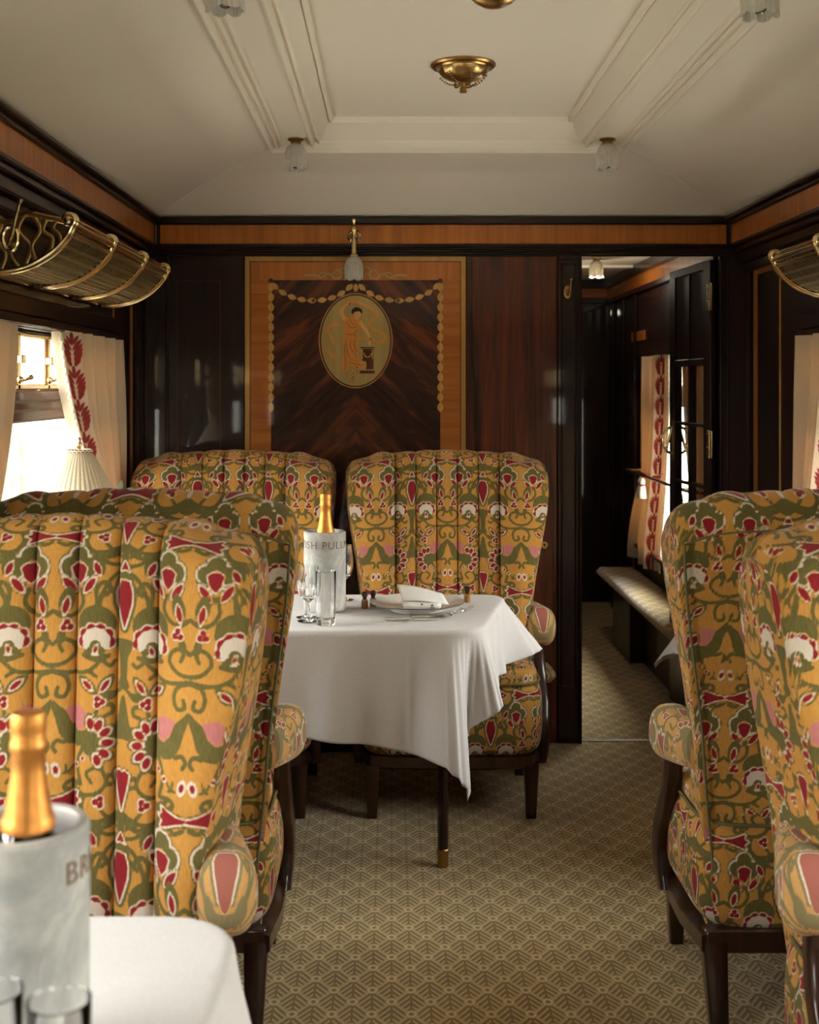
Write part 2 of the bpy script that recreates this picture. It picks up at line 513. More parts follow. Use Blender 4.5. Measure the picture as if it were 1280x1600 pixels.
    def fixed(s, name):
        import bmesh
        me = s.mesh(name); b = bmesh.new(); b.from_mesh(me)
        bmesh.ops.remove_doubles(b, verts=b.verts, dist=1e-6)
        bmesh.ops.recalc_face_normals(b, faces=b.faces); b.to_mesh(me); b.free(); return me
    def build(s, name, mat, parent=None, smooth=True, angle=35):
        return link(name, s.fixed(name), mat, parent, smooth, angle)

def grid_mesh(name, P, closed_i=False, pat=None, cap=False):
    """P[j][i] numpy array nj x ni x 3"""
    nj, ni = P.shape[:2]
    idx = np.arange(nj * ni).reshape(nj, ni)
    a = idx[:-1, :]; b = idx[1:, :]
    if closed_i:
        a2 = np.roll(a, -1, 1); b2 = np.roll(b, -1, 1)
    else:
        a2 = a[:, 1:]; b2 = b[:, 1:]; a = a[:, :-1]; b = b[:, :-1]
    F = np.stack([a, a2, b2, b], -1).reshape(-1, 4)
    me = bpy.data.meshes.new(name)
    faces = F.tolist()
    if cap:
        faces.append(list(idx[-1, :])); faces.append(list(idx[0, ::-1]))
    me.from_pydata(P.reshape(-1, 3).tolist(), [], faces)
    if pat is not None:
        at = me.attributes.new('pat', 'FLOAT_COLOR', 'POINT')
        at.data.foreach_set('color', pat.reshape(-1).astype(np.float32))
    me.update()
    return me
def dup(root, loc, rz, label, group=None):
    r = root.copy(); COL.objects.link(r); r.location = loc; r.rotation_euler = (0, 0, rz)
    r['label'] = label
    if group: r['group'] = group
    for ch in list(root.children):
        c = ch.copy(); COL.objects.link(c); c.parent = r
        for g in ch.children:
            d = g.copy(); COL.objects.link(d); d.parent = c
    return r
def sm(x): 
    x = np.clip(x, 0, 1); return x * x * (3 - 2 * x)
def bez(pts, n=8):
    """Catmull-Rom through the points"""
    P = [np.array(p, float) for p in pts]; P = [2 * P[0] - P[1]] + P + [2 * P[-1] - P[-2]]
    out = []
    for i in range(1, len(P) - 2):
        for k in range(n):
            t = k / n
            out.append(0.5 * ((2 * P[i]) + (-P[i - 1] + P[i + 1]) * t + (2 * P[i - 1] - 5 * P[i] + 4 * P[i + 1] - P[i + 2]) * t * t
                              + (-P[i - 1] + 3 * P[i] - 3 * P[i + 1] + P[i + 2]) * t ** 3))
    out.append(P[-2]); return [tuple(float(a) for a in p) for p in out]
# ------------------------------------------------------------------ woven pattern, as signed distances per vertex
QP = 3.62        # vertical repeat in units of the half width
UN = 0.124       # half width of the mirrored repeat, metres
GREEN, RED, CREAM, PINK = 0, 1, 2, 3
class Weave:
    def __init__(s, u, v):
        m = np.mod(u / UN, 2.0); s.p = np.where(m < 1, m, 2 - m); s.q0 = v / UN
        s.S = [np.full(u.shape, 9.0) for _ in range(4)]
    def q(s, qc): return np.mod(s.q0 - qc + QP / 2, QP) - QP / 2
    def paint(s, d, c):
        for k in range(4):
            if k == c: s.S[k] = np.minimum(s.S[k], d)
            else: s.S[k] = np.maximum(s.S[k], -d)
    def ell(s, c, r, ang=0):
        x = s.p - c[0]; y = s.q(c[1]); a = math.radians(ang)
        X = x * math.cos(a) + y * math.sin(a); Y = -x * math.sin(a) + y * math.cos(a)
        k = np.sqrt((X / r[0]) ** 2 + (Y / r[1]) ** 2) + 1e-6
        return (k - 1) * min(r) * 1.0
    def leaf(s, c, L, w, ang):
        """pointed leaf, half length L along the angle (0 = down), half width w"""
        x = s.p - c[0]; y = s.q(c[1]); a = math.radians(ang)
        X = x * math.cos(a) - y * math.sin(a); Y = x * math.sin(a) + y * math.cos(a)
        R = (L * L + w * w) / (2 * w)
        return np.sqrt((np.abs(X) + R - w) ** 2 + Y ** 2) - R
    def line(s, pts, r, smooth=True):
        if smooth and len(pts) > 2: pts = bez(pts, 5)
        qc = sum(p[1] for p in pts) / len(pts)
        x = s.p; y = s.q(qc); d = np.full(x.shape, 9.0)
        for (a, b) in zip(pts[:-1], pts[1:]):
            ax, ay = a[0], a[1] - qc; bx, by = b[0] - a[0], b[1] - a[1]
            L = bx * bx + by * by + 1e-12
            t = np.clip(((x - ax) * bx + (y - ay) * by) / L, 0, 1)
            d = np.minimum(d, np.hypot(x - ax - t * bx, y - ay - t * by))
        return d - r
    def poly(s, pts):
        qc = sum(p[1] for p in pts) / len(pts); x = s.p; y = s.q(qc)
        d = np.full(x.shape, 9.0); ins = np.zeros(x.shape, bool); n = len(pts)
        for i in range(n):
            ax, ay = pts[i][0], pts[i][1] - qc; cx, cy = pts[(i + 1) % n][0], pts[(i + 1) % n][1] - qc
            bx, by = cx - ax, cy - ay; L = bx * bx + by * by + 1e-12
            t = np.clip(((x - ax) * bx + (y - ay) * by) / L, 0, 1)
            d = np.minimum(d, np.hypot(x - ax - t * bx, y - ay - t * by))
            cr = ((ay > y) != (cy > y)) & (x < (cx - ax) * (y - ay) / (cy - ay + 1e-12) + ax)
            ins ^= cr
        return np.where(ins, -d, d)
    def layered(s, d, inner, c1=0.028, g=0.055):
        if g: s.paint(d - g, GREEN)
        s.paint(d - c1, CREAM); s.paint(d, inner)

def weave(u, v):
    w = Weave(u, v); L = w.line
    V = 0.027
    vines = [
        [(.36, .34), (.40, .52), (.28, .68), (.12, .70), (0, .62)],
        [(1, -.30), (.80, -.12), (.55, -.20), (.30, -.34), (.05, -.46)],
        [(.95, .0), (.80, -.02), (.66, -.10)],
        [(.94, .08), (.80, .18), (.68, .40), (.64, .60)],
        [(.62, .55), (.60, .34), (.70, .22), (.80, .32), (.74, .40)],
        [(0, 1.36), (.16, 1.33), (.29, 1.21), (.27, 1.08), (.16, 1.01), (.09, 1.07), (.13, 1.17)],
        [(0, 1.43), (.3, 1.47), (.52, 1.42), (.70, 1.26)],
        [(.02, 1.45), (.16, 1.5), (.22, 1.64), (.17, 1.78), (.06, 1.76), (.08, 1.66)],
        [(.70, 1.28), (.80, 1.36), (.86, 1.30)],
        [(.52, 1.44), (.62, 1.5)],
        [(.18, 2.40), (.08, 2.37), (.03, 2.45), (.07, 2.52)],
        [(.58, 2.12), (.66, 1.92), (.82, 1.88), (.84, 1.98), (.76, 2.02)],
        [(.58, 2.14), (.50, 2.35), (.42, 2.5), (.36, 2.7), (.42, 2.95)],
        [(.42, 2.95), (.25, 2.93), (.19, 3.0), (.26, 3.05)],
        [(.30, 2.98), (.46, 3.08), (.68, 3.04), (.78, 2.90), (.70, 2.72), (.60, 2.60), (.58, 2.45)],
        [(.48, 3.08), (.44, 3.26), (.56, 3.42), (.80, 3.40), (.96, 3.30)],
        [(.62, 3.06), (.70, 3.26), (.92, 3.50)],
        [(.58, 2.92), (.5, 2.80), (.6, 2.72)],
        [(1, 3.3), (1, 3.72)],
        [(1, 1.62), (.88, 1.72), (.74, 1.74)],
        [(.90, 2.86), (.80, 2.82), (.78, 2.92), (.84, 2.95)],
        [(.04, 3.28), (.16, 3.33), (.22, 3.28), (.18, 3.24)],
        [(.0, 1.08), (.08, 1.0), (.12, .94)],
    ]
    for pts in vines: w.paint(L(pts, V if len(pts) > 3 else 0.025), GREEN)
    w.paint(L([(.17, 2.82), (.24, 2.80), (.30, 2.72)], 0.018), GREEN)
    w.paint(L([(.20, 2.70), (.22, 2.80), (.27, 2.84)], 0.016), GREEN)
    w.paint(L([(1, 3.36), (1, 3.72)], 0.055), GREEN)
    # tulip
    for (dx, dy) in [(0, 0)]:
        cx, cy = .34 + dx, 0.0 + dy
        parts = [w.ell((cx, cy - .13), (.12, .13)), w.ell((cx - .13, cy + .02), (.115, .13)), w.ell((cx + .14, cy + .02), (.115, .13)), w.ell((cx, cy + .06), (.17, .14))]
        d = parts[0]
        for q in parts[1:]: d = np.minimum(d, q)
        w.paint(d - .052, GREEN); w.paint(d - .030, CREAM); w.paint(d, GREEN)
        w.paint(w.ell((cx, cy - .04), (.045, .05)), GREEN)
        # gold notch
        g = w.ell((cx, cy - .03), (.035, .035))
        for k in range(4): w.S[k] = np.maximum(w.S[k], -g)
        cup = w.poly([(cx - .11, cy + .04), (cx - .05, cy - .01), (cx + .05, cy - .01), (cx + .11, cy + .04), (cx + .07, cy + .18), (cx, cy + .26), (cx - .07, cy + .18)])
        w.paint(cup - .022, CREAM); w.paint(cup, RED)
    for c, a in [((.50, .27), -38), ((.20, .27), 38)]:
        w.layered(w.leaf(c, .13, .045, a), RED, .022, .042)
    # leaf with a red heart below the tulip
    w.paint(w.leaf((.17, .50), .22, .10, -12), GREEN); d = w.leaf((.165, .56), .12, .038, -12); w.paint(d - .022, CREAM); w.paint(d, RED)
    w.paint(w.leaf((.62, -.02), .17, .09, 25), GREEN); d = w.leaf((.61, .04), .10, .04, 25); w.paint(d - .02, CREAM); w.paint(d, RED)
    # florets
    def floret(cx, cy, r=.045, a0=0):
        d = None
        for k in range(3):
            a = math.radians(a0 + k * 120)
            e = w.ell((cx + math.cos(a) * r * 1.15, cy + math.sin(a) * r * 1.15), (r, r)); d = e if d is None else np.minimum(d, e)
        w.paint(d - .022, CREAM); w.paint(d, RED); w.paint(w.ell((cx, cy), (r * .5, r * .5)), CREAM)
    w.paint(w.ell((.11, .96), (.055, .08), 20), GREEN)
    floret(.18, .83, .040, 30)
    # shaded bloom
    dome = np.minimum(w.ell((.60, .80), (.27, .26)), w.poly([(.36, .72), (.84, .72), (.84, 1.0), (.66, 1.28), (.46, 1.22), (.34, 1.0)]))
    w.paint(dome, GREEN)
    c = (.60, 1.02); sc = None
    for k in range(6):
        a = math.radians(-188 + k * 39)
        e = w.ell((c[0] + .19 * math.cos(a), c[1] + .165 * math.sin(a)), (.072, .072)); sc = e if sc is None else np.minimum(sc, e)
    w.paint(sc - .024, CREAM); w.paint(sc, RED)
    wh = None
    for k in range(7):
        a = math.radians(-205 + k * 38)
        e = w.ell((c[0] + .12 * math.cos(a), c[1] + .10 * math.sin(a)), (.085, .085)); wh = e if wh is None else np.minimum(wh, e)
    wh = np.minimum(wh, w.ell((c[0], c[1] + .06), (.15, .14)))
    w.paint(wh, CREAM)
    w.paint(w.line([(.42, 1.22), (.60, 1.27), (.78, 1.22)], .03), GREEN)
    gi = np.minimum(np.minimum(w.ell((.52, 1.15), (.055, .05)), w.ell((.68, 1.15), (.055, .05))), w.ell((.60, 1.09), (.085, .085)))
    w.paint(gi, GREEN); d = w.ell((.60, 1.135), (.026, .048), 20); w.paint(d - .016, CREAM); w.paint(d, RED)
    # red hearted leaves
    for c_, a in [((.49, 1.62), 50), ((.74, 1.62), -35)]:
        w.paint(w.leaf(c_, .19, .085, a), GREEN); d = w.leaf(c_, .10, .032, a); w.paint(d - .022, CREAM); w.paint(d, RED)
    # winged form with pink patch
    w.paint(w.poly([(0, 1.80), (.10, 1.90), (.20, 1.98), (.26, 2.14), (.36, 2.25), (.52, 2.22), (.56, 2.34), (.36, 2.46), (.22, 2.42), (.11, 2.27), (.06, 2.08), (0, 1.93)]), GREEN)
    d = w.poly([(.18, 1.94), (.38, 1.91), (.49, 2.00), (.48, 2.18), (.36, 2.24), (.27, 2.13)]); w.paint(d, PINK)
    w.paint(w.ell((.60, 2.15), (.085, .12), -20), GREEN); w.paint(L([(.60, 2.03), (.53, 2.10), (.54, 2.20)], .024), CREAM)
    # eyes
    d = w.ell((.075, 2.76), (.032, .055), -15); w.paint(d - .03, CREAM); w.paint(d, RED)
    for c_ in [(.34, 2.70), (.44, 2.61), (.52, 2.52)]:
        d = w.ell(c_, (.026, .026)); w.paint(d - .018, CREAM); w.paint(d, RED)
    # bow tie
    d = w.poly([(0, 3.155), (.15, 3.13), (.37, 3.05), (.34, 3.13), (.42, 3.17), (.34, 3.21), (.38, 3.30), (.15, 3.21), (0, 3.185)]); w.layered(d, RED, .026, .052)
    # comb
    w.paint(w.ell((.56, 2.40), (.13, .17)), GREEN)
    for k in range(6):
        a = math.radians(-100 + k * 34)
        cx, cy = .58 + .20 * math.cos(a), 2.38 + .25 * math.sin(a)
        d = w.ell((cx, cy), (.075, .048), math.degrees(a)); w.paint(d - .046, GREEN); w.paint(d - .022, CREAM)
    for k in range(6):
        a = math.radians(-100 + k * 34); w.paint(w.ell((.58 + .20 * math.cos(a), 2.38 + .25 * math.sin(a)), (.075, .048), math.degrees(a)), RED)
    w.paint(w.ell((.80, 1.76), (.10, .06), -15), GREEN); floret(.66, 1.84, .04, 0)
    # axis of teardrops
    d = w.poly([(1.02, .20), (.93, .21), (.885, .36), (.89, .50), (.95, .70), (1, .84), (1.02, .84)])
    w.paint(np.minimum(w.ell((1, .38), (.155, .30)), d - .07), GREEN); w.paint(d - .028, CREAM); w.paint(d, RED)
    d = w.poly([(1.02, -.06), (1, -.06), (.93, .07), (1, .04), (1.02, .04)]); w.paint(d - .045, GREEN); w.paint(d - .024, CREAM); w.paint(d, RED)
    w.paint(w.poly([(1.02, .98), (.86, 1.0), (.87, 1.10), (.93, 1.22), (.95, 1.50), (.90, 1.62), (1.02, 1.66)]), GREEN)
    w.paint(w.poly([(1.02, 1.72), (.97, 1.76), (.90, 2.10), (.84, 2.26), (.90, 2.34), (1.02, 2.32)]), GREEN)
    d = w.poly([(1.02, 2.78), (.96, 2.74), (.895, 2.78), (.91, 2.90), (.96, 3.10), (1, 3.26), (1.02, 3.26)]); w.layered(d, RED, .026, .052)
    w.paint(w.leaf((.86, 3.40), .13, .06, 125), GREEN); floret(.68, 3.17, .04, 60)
    out = np.stack(w.S, -1) * UN
    return np.clip(out, -0.05, 0.05)
# ------------------------------------------------------------------ room shell
def struct(name, mb, mat, parent=None, smooth=True, angle=35):
    o = mb.build(name, mat, parent, smooth, angle)
    if parent is None: o['kind'] = 'structure'
    return o
f = MB(); f.box(XL - 0.25, XR + 0.25, YB, 8.1, -0.05, 0.0)
struct('floor', f, M['carpet'], smooth=False)
b = MB(); b.box(0.70, 1.30, YE + 0.012, YE + 0.036, 0.0, 0.004, 0.0015)
struct('trim_1', b, M['grey_metal'])

def side_wall(name, x, sgn, extra=None):
    """inner face at x, 0.12 thick outwards; window holes over the bays"""
    w = MB(); xo = x + sgn * 0.12; x0, x1 = min(x, xo), max(x, xo)
    holes = [(a, b_, WZ0, WZ1) for a, b_ in (BAYS if sgn < 0 else BAYS_R)]
    yend = YE + 0.04
    if extra: holes.append(extra); yend = 8.0
    holes.sort(); y = YB
    for (a, b_, z0, z1) in holes:
        w.box(x0, x1, y, a, 0, ZC); w.box(x0, x1, a, b_, 0, z0); w.box(x0, x1, a, b_, z1, ZC); y = b_
    w.box(x0, x1, y, yend, 0, ZC)
    return struct(name, w, M['mahogany_y'], smooth=False)
side_wall('wall_left', XL, -1)
side_wall('wall_right', XR, 1, (5.25, 6.85, 0.52, 1.563))
w = MB(); w.box(XL - 0.12, XR + 0.12, YB - 0.1, YB, 0, 2.4)
struct('wall_back', w, M['mahogany_x'], smooth=False)

# end partition with its doorway
DX0, DX1, DZ = 0.745, 1.285, 1.925
w = MB()
w.box(XL, DX0 - 0.005, YE, YE + 0.08, 0, ZC); w.box(DX0 - 0.005, DX1, YE, YE + 0.08, DZ, ZC); w.box(DX1, XR, YE, YE + 0.08, 0, ZC)
w.box(CXL - 0.1, CXR + 0.1, YE, YE + 0.08, ZC, 2.4)
struct('wall_end', w, M['mahogany_red'], smooth=False)

# frieze and cornice, left / right / end
zf0, zf1 = 1.958, 2.034
def along(name, x0, x1, y0, y1, z0, z1, mat, b=0.004):
    m = MB(); m.box(min(x0, x1), max(x0, x1), y0, y1, z0, z1, b); return struct(name, m, mat)
tn = 2
for sgn, cx, wx in ((-1, CXL, XL), (1, CXR, XR)):
    along('trim_%d' % tn, cx, wx + sgn * 0.02, YB, YE, zf0, zf1, M['satin'], 0.001); tn += 1
    m = MB()
    m.box(*sorted((cx - sgn * 0.012, cx + sgn * 0.10)), YB, YE, zf1, ZC - 0.012, 0.003)
    m.box(*sorted((cx - sgn * 0.030, cx + sgn * 0.10)), YB, YE, ZC - 0.014, ZC, 0.004)
    struct('trim_%d' % tn, m, M['mahogany_y']); tn += 1
    # deep dark moulding under the frieze
    m = MB()
    m.box(*sorted((cx - sgn * 0.010, cx + sgn * 0.10)), YB, YE, zf0 - 0.016, zf0, 0.004)
    m.box(*sorted((cx + sgn * 0.004, cx + sgn * 0.10)), YB, YE, zf0 - 0.036, zf0 - 0.014, 0.004)
    m.box(*sorted((cx + sgn * 0.022, cx + sgn * 0.10)), YB, YE, zf0 - 0.075, zf0 - 0.034, 0.006)
    m.box(*sorted((cx + sgn * 0.045, cx + sgn * 0.10)), YB, YE, zf0 - 0.110, zf0 - 0.073, 0.006)
    struct('trim_%d' % tn, m, M['mahogany_y']); tn += 1
    # corner post and upright trim at the end of the side wall
    m = MB(); m.box(*sorted((cx - sgn * 0.004, wx)), YE - 0.02, YE, 1.90, ZC, 0.003)
    m.box(*sorted((wx - sgn * 0.022, wx)), YE - 0.035, YE, 0, 1.9, 0.004)
    struct('trim_%d' % tn, m, M['mahogany']); tn += 1
    # narrow panel framed in satinwood beside the corner
    ys0, ys1, z0, z1 = 4.40, 4.725, 0.62, 1.88
    fx = wx - sgn * 0.004
    m = MB(); m.box(*sorted((fx, wx)), ys0, ys1, z0, z1, 0.001); p = struct('trim_%d' % tn, m, M['string']); tn += 1
    m = MB(); m.box(*sorted((fx - sgn * 0.001, wx)), ys0 + 0.003, ys1 - 0.022, z0 + 0.02, z1 - 0.016, 0.0005); m.build('crossbanding', M['satin'], p)
    m = MB(); m.box(*sorted((fx - sgn * 0.002, wx)), ys0 + 0.010, ys1 - 0.062, z0 + 0.06, z1 - 0.05, 0.0005); m.build('panel_field', M['mahogany'], p)
    # flat fascia above the windows and rail below
    m = MB()
    for a, b_ in (BAYS if sgn < 0 else BAYS_R):
        m.box(*sorted((wx - sgn * 0.028, wx)), a - 0.12, b_ + 0.04, WZ1 + 0.002, WZ1 + 0.028, 0.005)
        m.box(*sorted((wx - sgn * 0.016, wx)), a - 0.12, b_ + 0.04, WZ1 + 0.03, WZ1 + 0.085, 0.005)
        m.box(*sorted((wx - sgn * 0.035, wx)), a - 0.04, b_ + 0.04, WZ0 - 0.03, WZ0, 0.006)
    struct('trim_%d' % tn, m, M['mahogany_y']); tn += 1

# end wall frieze and mouldings
y0 = YE - 0.012
m = MB(); m.box(CXL, CXR, y0, YE, zf0, zf1, 0.001); struct('trim_%d' % tn, m, M['satin']); tn += 1
m = MB(); m.box(CXL, CXR, y0 - 0.018, YE, zf1, ZC, 0.004)
m.box(CXL, CXR, y0 - 0.010, YE, zf0 - 0.014, zf0, 0.003)
for k in range(4):
    m.box(XL, XR, y0 - 0.018 + 0.005 * k, YE, zf0 - 0.022 - 0.0085 * k, zf0 - 0.014 - 0.0085 * k, 0.0025)
struct('trim_%d' % tn, m, M['mahogany_x']); tn += 1
for x in (-0.914, 1.318):
    m = MB(); m.box(x - 0.007, x + 0.007, y0 - 0.004, YE, zf0, zf1, 0.002); struct('trim_%d' % tn, m, M['mahogany']); tn += 1
def px(x, d): return (x - 612) / 1900 * d
def pz(y, d): return 1.4 - (y - 604) / 1900 * d
# dark facing boards and panels on the end wall (each a shallow raised panel)
def panel(x0, x1, z0, z1, mat, t=0.006, y=YE):
    m = MB(); m.box(x0, x1, y - t, y, z0, z1, 0.002); return m
m = panel(XL, px(383, YE) - 0.002, 0, 1.922, None); p = struct('trim_%d' % tn, m, M['mahogany']); tn += 1
# thin inlaid stringing on the left facing
m = MB()
xa, xb, za, zb = px(277, YE), px(344, YE), 0.75, pz(438, YE)
for (q, r, s, t) in ((xa, xa + 0.003, za, zb), (xb, xb + 0.003, za, zb), (xa, xb + 0.003, zb - 0.003, zb)):
    m.box(q, r, YE - 0.0068, YE - 0.005, s, t)
m.build('inlaid_stringing', M['inlay_dark'], p)
m = panel(px(728, YE) + 0.002, px(870, YE), 0, 1.922, None); p = struct('trim_%d' % tn, m, M['mahogany_red']); tn += 1
m = MB()
xa, xb = px(769, YE), px(833, YE)
for (q, r, s, t) in ((xa, xa + 0.003, za, zb), (xb, xb + 0.003, za, zb), (xa, xb + 0.003, zb - 0.003, zb)):
    m.box(q, r, YE - 0.0068, YE - 0.005, s, t)
m.build('inlaid_stringing', M['inlay_dark'], p)
# small vertical beads on the left
for xx in (209, 228, 262):
    m = MB(); m.box(px(xx, YE) - 0.006, px(xx, YE) + 0.006, YE - 0.016, YE, 0, 1.92, 0.004); struct('trim_%d' % tn, m, M['mahogany']); tn += 1

# door surround (pilaster with sunk panel), head and right post
m = MB()
xa, xb = px(871, YE), DX0
m.box(xa, xb, YE - 0.014, YE + 0.086, 0, 1.922, 0.003)
m.box(xa + 0.004, xb - 0.012, YE - 0.022, YE - 0.01, 1.895, 1.918, 0.003)
for (q, r) in ((xa + 0.012, xa + 0.020), (xb - 0.026, xb - 0.018)):
    m.box(q, r, YE - 0.020, YE - 0.01, 0.22, 1.885, 0.003)
m.box(xa + 0.012, xb - 0.018, YE - 0.020, YE - 0.01, 1.877, 1.885, 0.003)
m.box(xa + 0.012, xb - 0.018, YE - 0.020, YE - 0.01, 0.22, 0.228, 0.003)
m.box(xb - 0.011, xb, YE - 0.026, YE + 0.09, 0, 1.90, 0.004)
struct('trim_%d' % tn, m, M['mahogany']); tn += 1
m = MB()
m.box(DX1, XR, YE - 0.014, YE + 0.086, 0, 1.922, 0.003); m.box(DX1, DX1 + 0.012, YE - 0.026, YE, 0, 1.9, 0.004)
m.box(DX1 + 0.03, DX1 + 0.038, YE - 0.02, YE, 0, 1.9, 0.003)
m.box(DX0, DX1, YE - 0.016, YE + 0.086, DZ, 1.93, 0.002)
struct('trim_%d' % tn, m, M['mahogany']); tn += 1

# ------------------------------------------------------------------ ceiling: coved, with plaster mouldings
EY = YE; BY = YB
prof = []            # (inset at the sides, inset at the ends, height)
for k in range(15):
    t = k / 14; prof.append((0.50 * t, 0.50 * t, ZC + 0.170 * (1 - (1 - t) ** 1.35)))
def steps(a0, e0, z0, seq):
    a, e, z = a0, e0, z0
    for da, de, dz in seq:
        a += da; e += de; z += dz; prof.append((a, e, z))
z = prof[-1][2]
def bead(r, re=None):
    a, e, z = prof[-1]; re = re or r
    for k in range(1, 8):
        t = PI * k / 7; prof.append((a + r * (1 - math.cos(t)), e + re * 0.7 * (1 - math.cos(t)), z - r * 1.5 * math.sin(t)))
bead(0.009); steps(*prof[-1], [(0.002, 0.002, 0.003), (0.008, 0.003, 0)])
bead(0.006); steps(*prof[-1], [(0.002, 0.002, 0.003), (0.006, 0.003, 0)])
bead(0.007); steps(*prof[-1], [(0.003, 0.002, 0.002)])
LAMP_Z = prof[-1][2]
steps(*prof[-1], [(0.082, 0.006, 0.0)])
bead(0.008); steps(*prof[-1], [(0.002, 0.002, 0.006), (0.006, 0.003, 0)])
bead(0.005); steps(*prof[-1], [(0.003, 0.002, 0.004)])
a, e_, z = prof[-1]
for k in range(1, 7):
    t = k / 6; prof.append((a + 0.034 * t, e_ + 0.080 * t, z + 0.050 * (0.75 * t + 0.25 * t * t)))
a, e_, z = prof[-1]
bead(0.006); steps(*prof[-1], [(0.002, 0.002, 0.012)])
ZTOP = prof[-1][2]
m = MB(); vs = []; fs = []
for (a, e_, z) in prof:
    vs += [(CXL + a, BY + e_, z), (CXR - a, BY + e_, z), (CXR - a, EY - e_, z), (CXL + a, EY - e_, z)]
for i in range(len(prof) - 1):
    for k in range(4):
        l = (k + 1) % 4
        fs.append((i * 4 + k, i * 4 + l, (i + 1) * 4 + l, (i + 1) * 4 + k))
i = len(prof) - 1; fs.append((i * 4, i * 4 + 1, i * 4 + 2, i * 4 + 3))
m.add(vs, fs)
o = struct('ceiling', m, M['paint'], angle=25)
print('ceiling', LAMP_Z, ZTOP)
roof = MB(); roof.box(XL - 0.12, XR + 0.12, BY - 0.1, YE + 0.08, 2.42, 2.46)
for sx in ((XL - 0.12, CXL - 0.0), (CXR + 0.0, XR + 0.12)):
    roof.box(sx[0], sx[1], BY - 0.1, YE + 0.08, ZC, 2.42)
struct('wall_roof', roof, M['paint'], smooth=False)
for (x0_, s_) in ((CXL, 1), (CXR, -1)):
    m = MB(); m.tube([(x0_ + s_ * p[0], EY - p[1], p[2] - 0.001) for p in prof[:15]], 0.004, 8); struct('trim_%d' % tn, m, M['paint_mold']); tn += 1

# ------------------------------------------------------------------ corridor beyond the door
m = MB(); m.box(0.60, 0.72, YE + 0.08, 8.0, 0, 2.1); struct('wall_corridor_left', m, M['mahogany_y'], smooth=False)
m = MB(); m.box(0.60, XR + 0.12, 7.9, 8.0, 0, 2.1); struct('wall_corridor_end', m, M['mahogany'], smooth=False)
m = MB(); m.box(0.60, XR + 0.12, YE + 0.08, 8.0, 2.09, 2.13); struct('ceiling_corridor', m, M['paint'], smooth=False)
for (xa, xb, ya, yb, za, zb, mt) in (
        (XR - 0.012, XR, YE + 0.08, 7.9, 1.958, 2.034, 'satin'), (XR - 0.035, XR, YE + 0.08, 7.9, 2.034, 2.09, 'mahogany_y'), (XR - 0.03, XR, YE + 0.08, 7.9, 1.93, 1.958, 'mahogany_y'),
        (0.72, XR, 7.888, 7.9, 1.975, 2.034, 'satin_cross'), (0.72, XR, 7.86, 7.9, 2.034, 2.09, 'mahogany_x'), (0.72, XR, 7.87, 7.9, 1.94, 1.975, 'mahogany_x')):
    m = MB(); m.box(xa, xb, ya, yb, za, zb, 0.002); struct('trim_%d' % tn, m, M[mt]); tn += 1
m = MB(); m.box(0.72, 1.375, 6.9, 6.96, 2.075, 2.09, 0.004); m.box(0.72, 1.375, 6.2, 6.26, 2.075, 2.09, 0.004); struct('trim_%d' % tn, m, M['paint_mold']); tn += 1
# small satinwood tablet high on the corridor wall
m = MB(); m.box(XR - 0.006, XR, 6.75, 7.12, 1.66, 1.715, 0.001); struct('trim_%d' % tn, m, M['satin_cross']); tn += 1
for yy in (6.98, 7.35, 7.7):
    m = MB(); m.box(XR - 0.02, XR, yy - 0.015, yy + 0.015, 0, 1.93, 0.005); struct('trim_%d' % tn, m, M['mahogany']); tn += 1
m = MB(); m.box(XR - 0.05, XR, 5.2, 6.9, 0.50, 0.522, 0.006); struct('trim_%d' % tn, m, wood('red_sill_mahogany', (0.06, 0.012, 0.005), (0.16, 0.035, 0.012), 'Y')); tn += 1

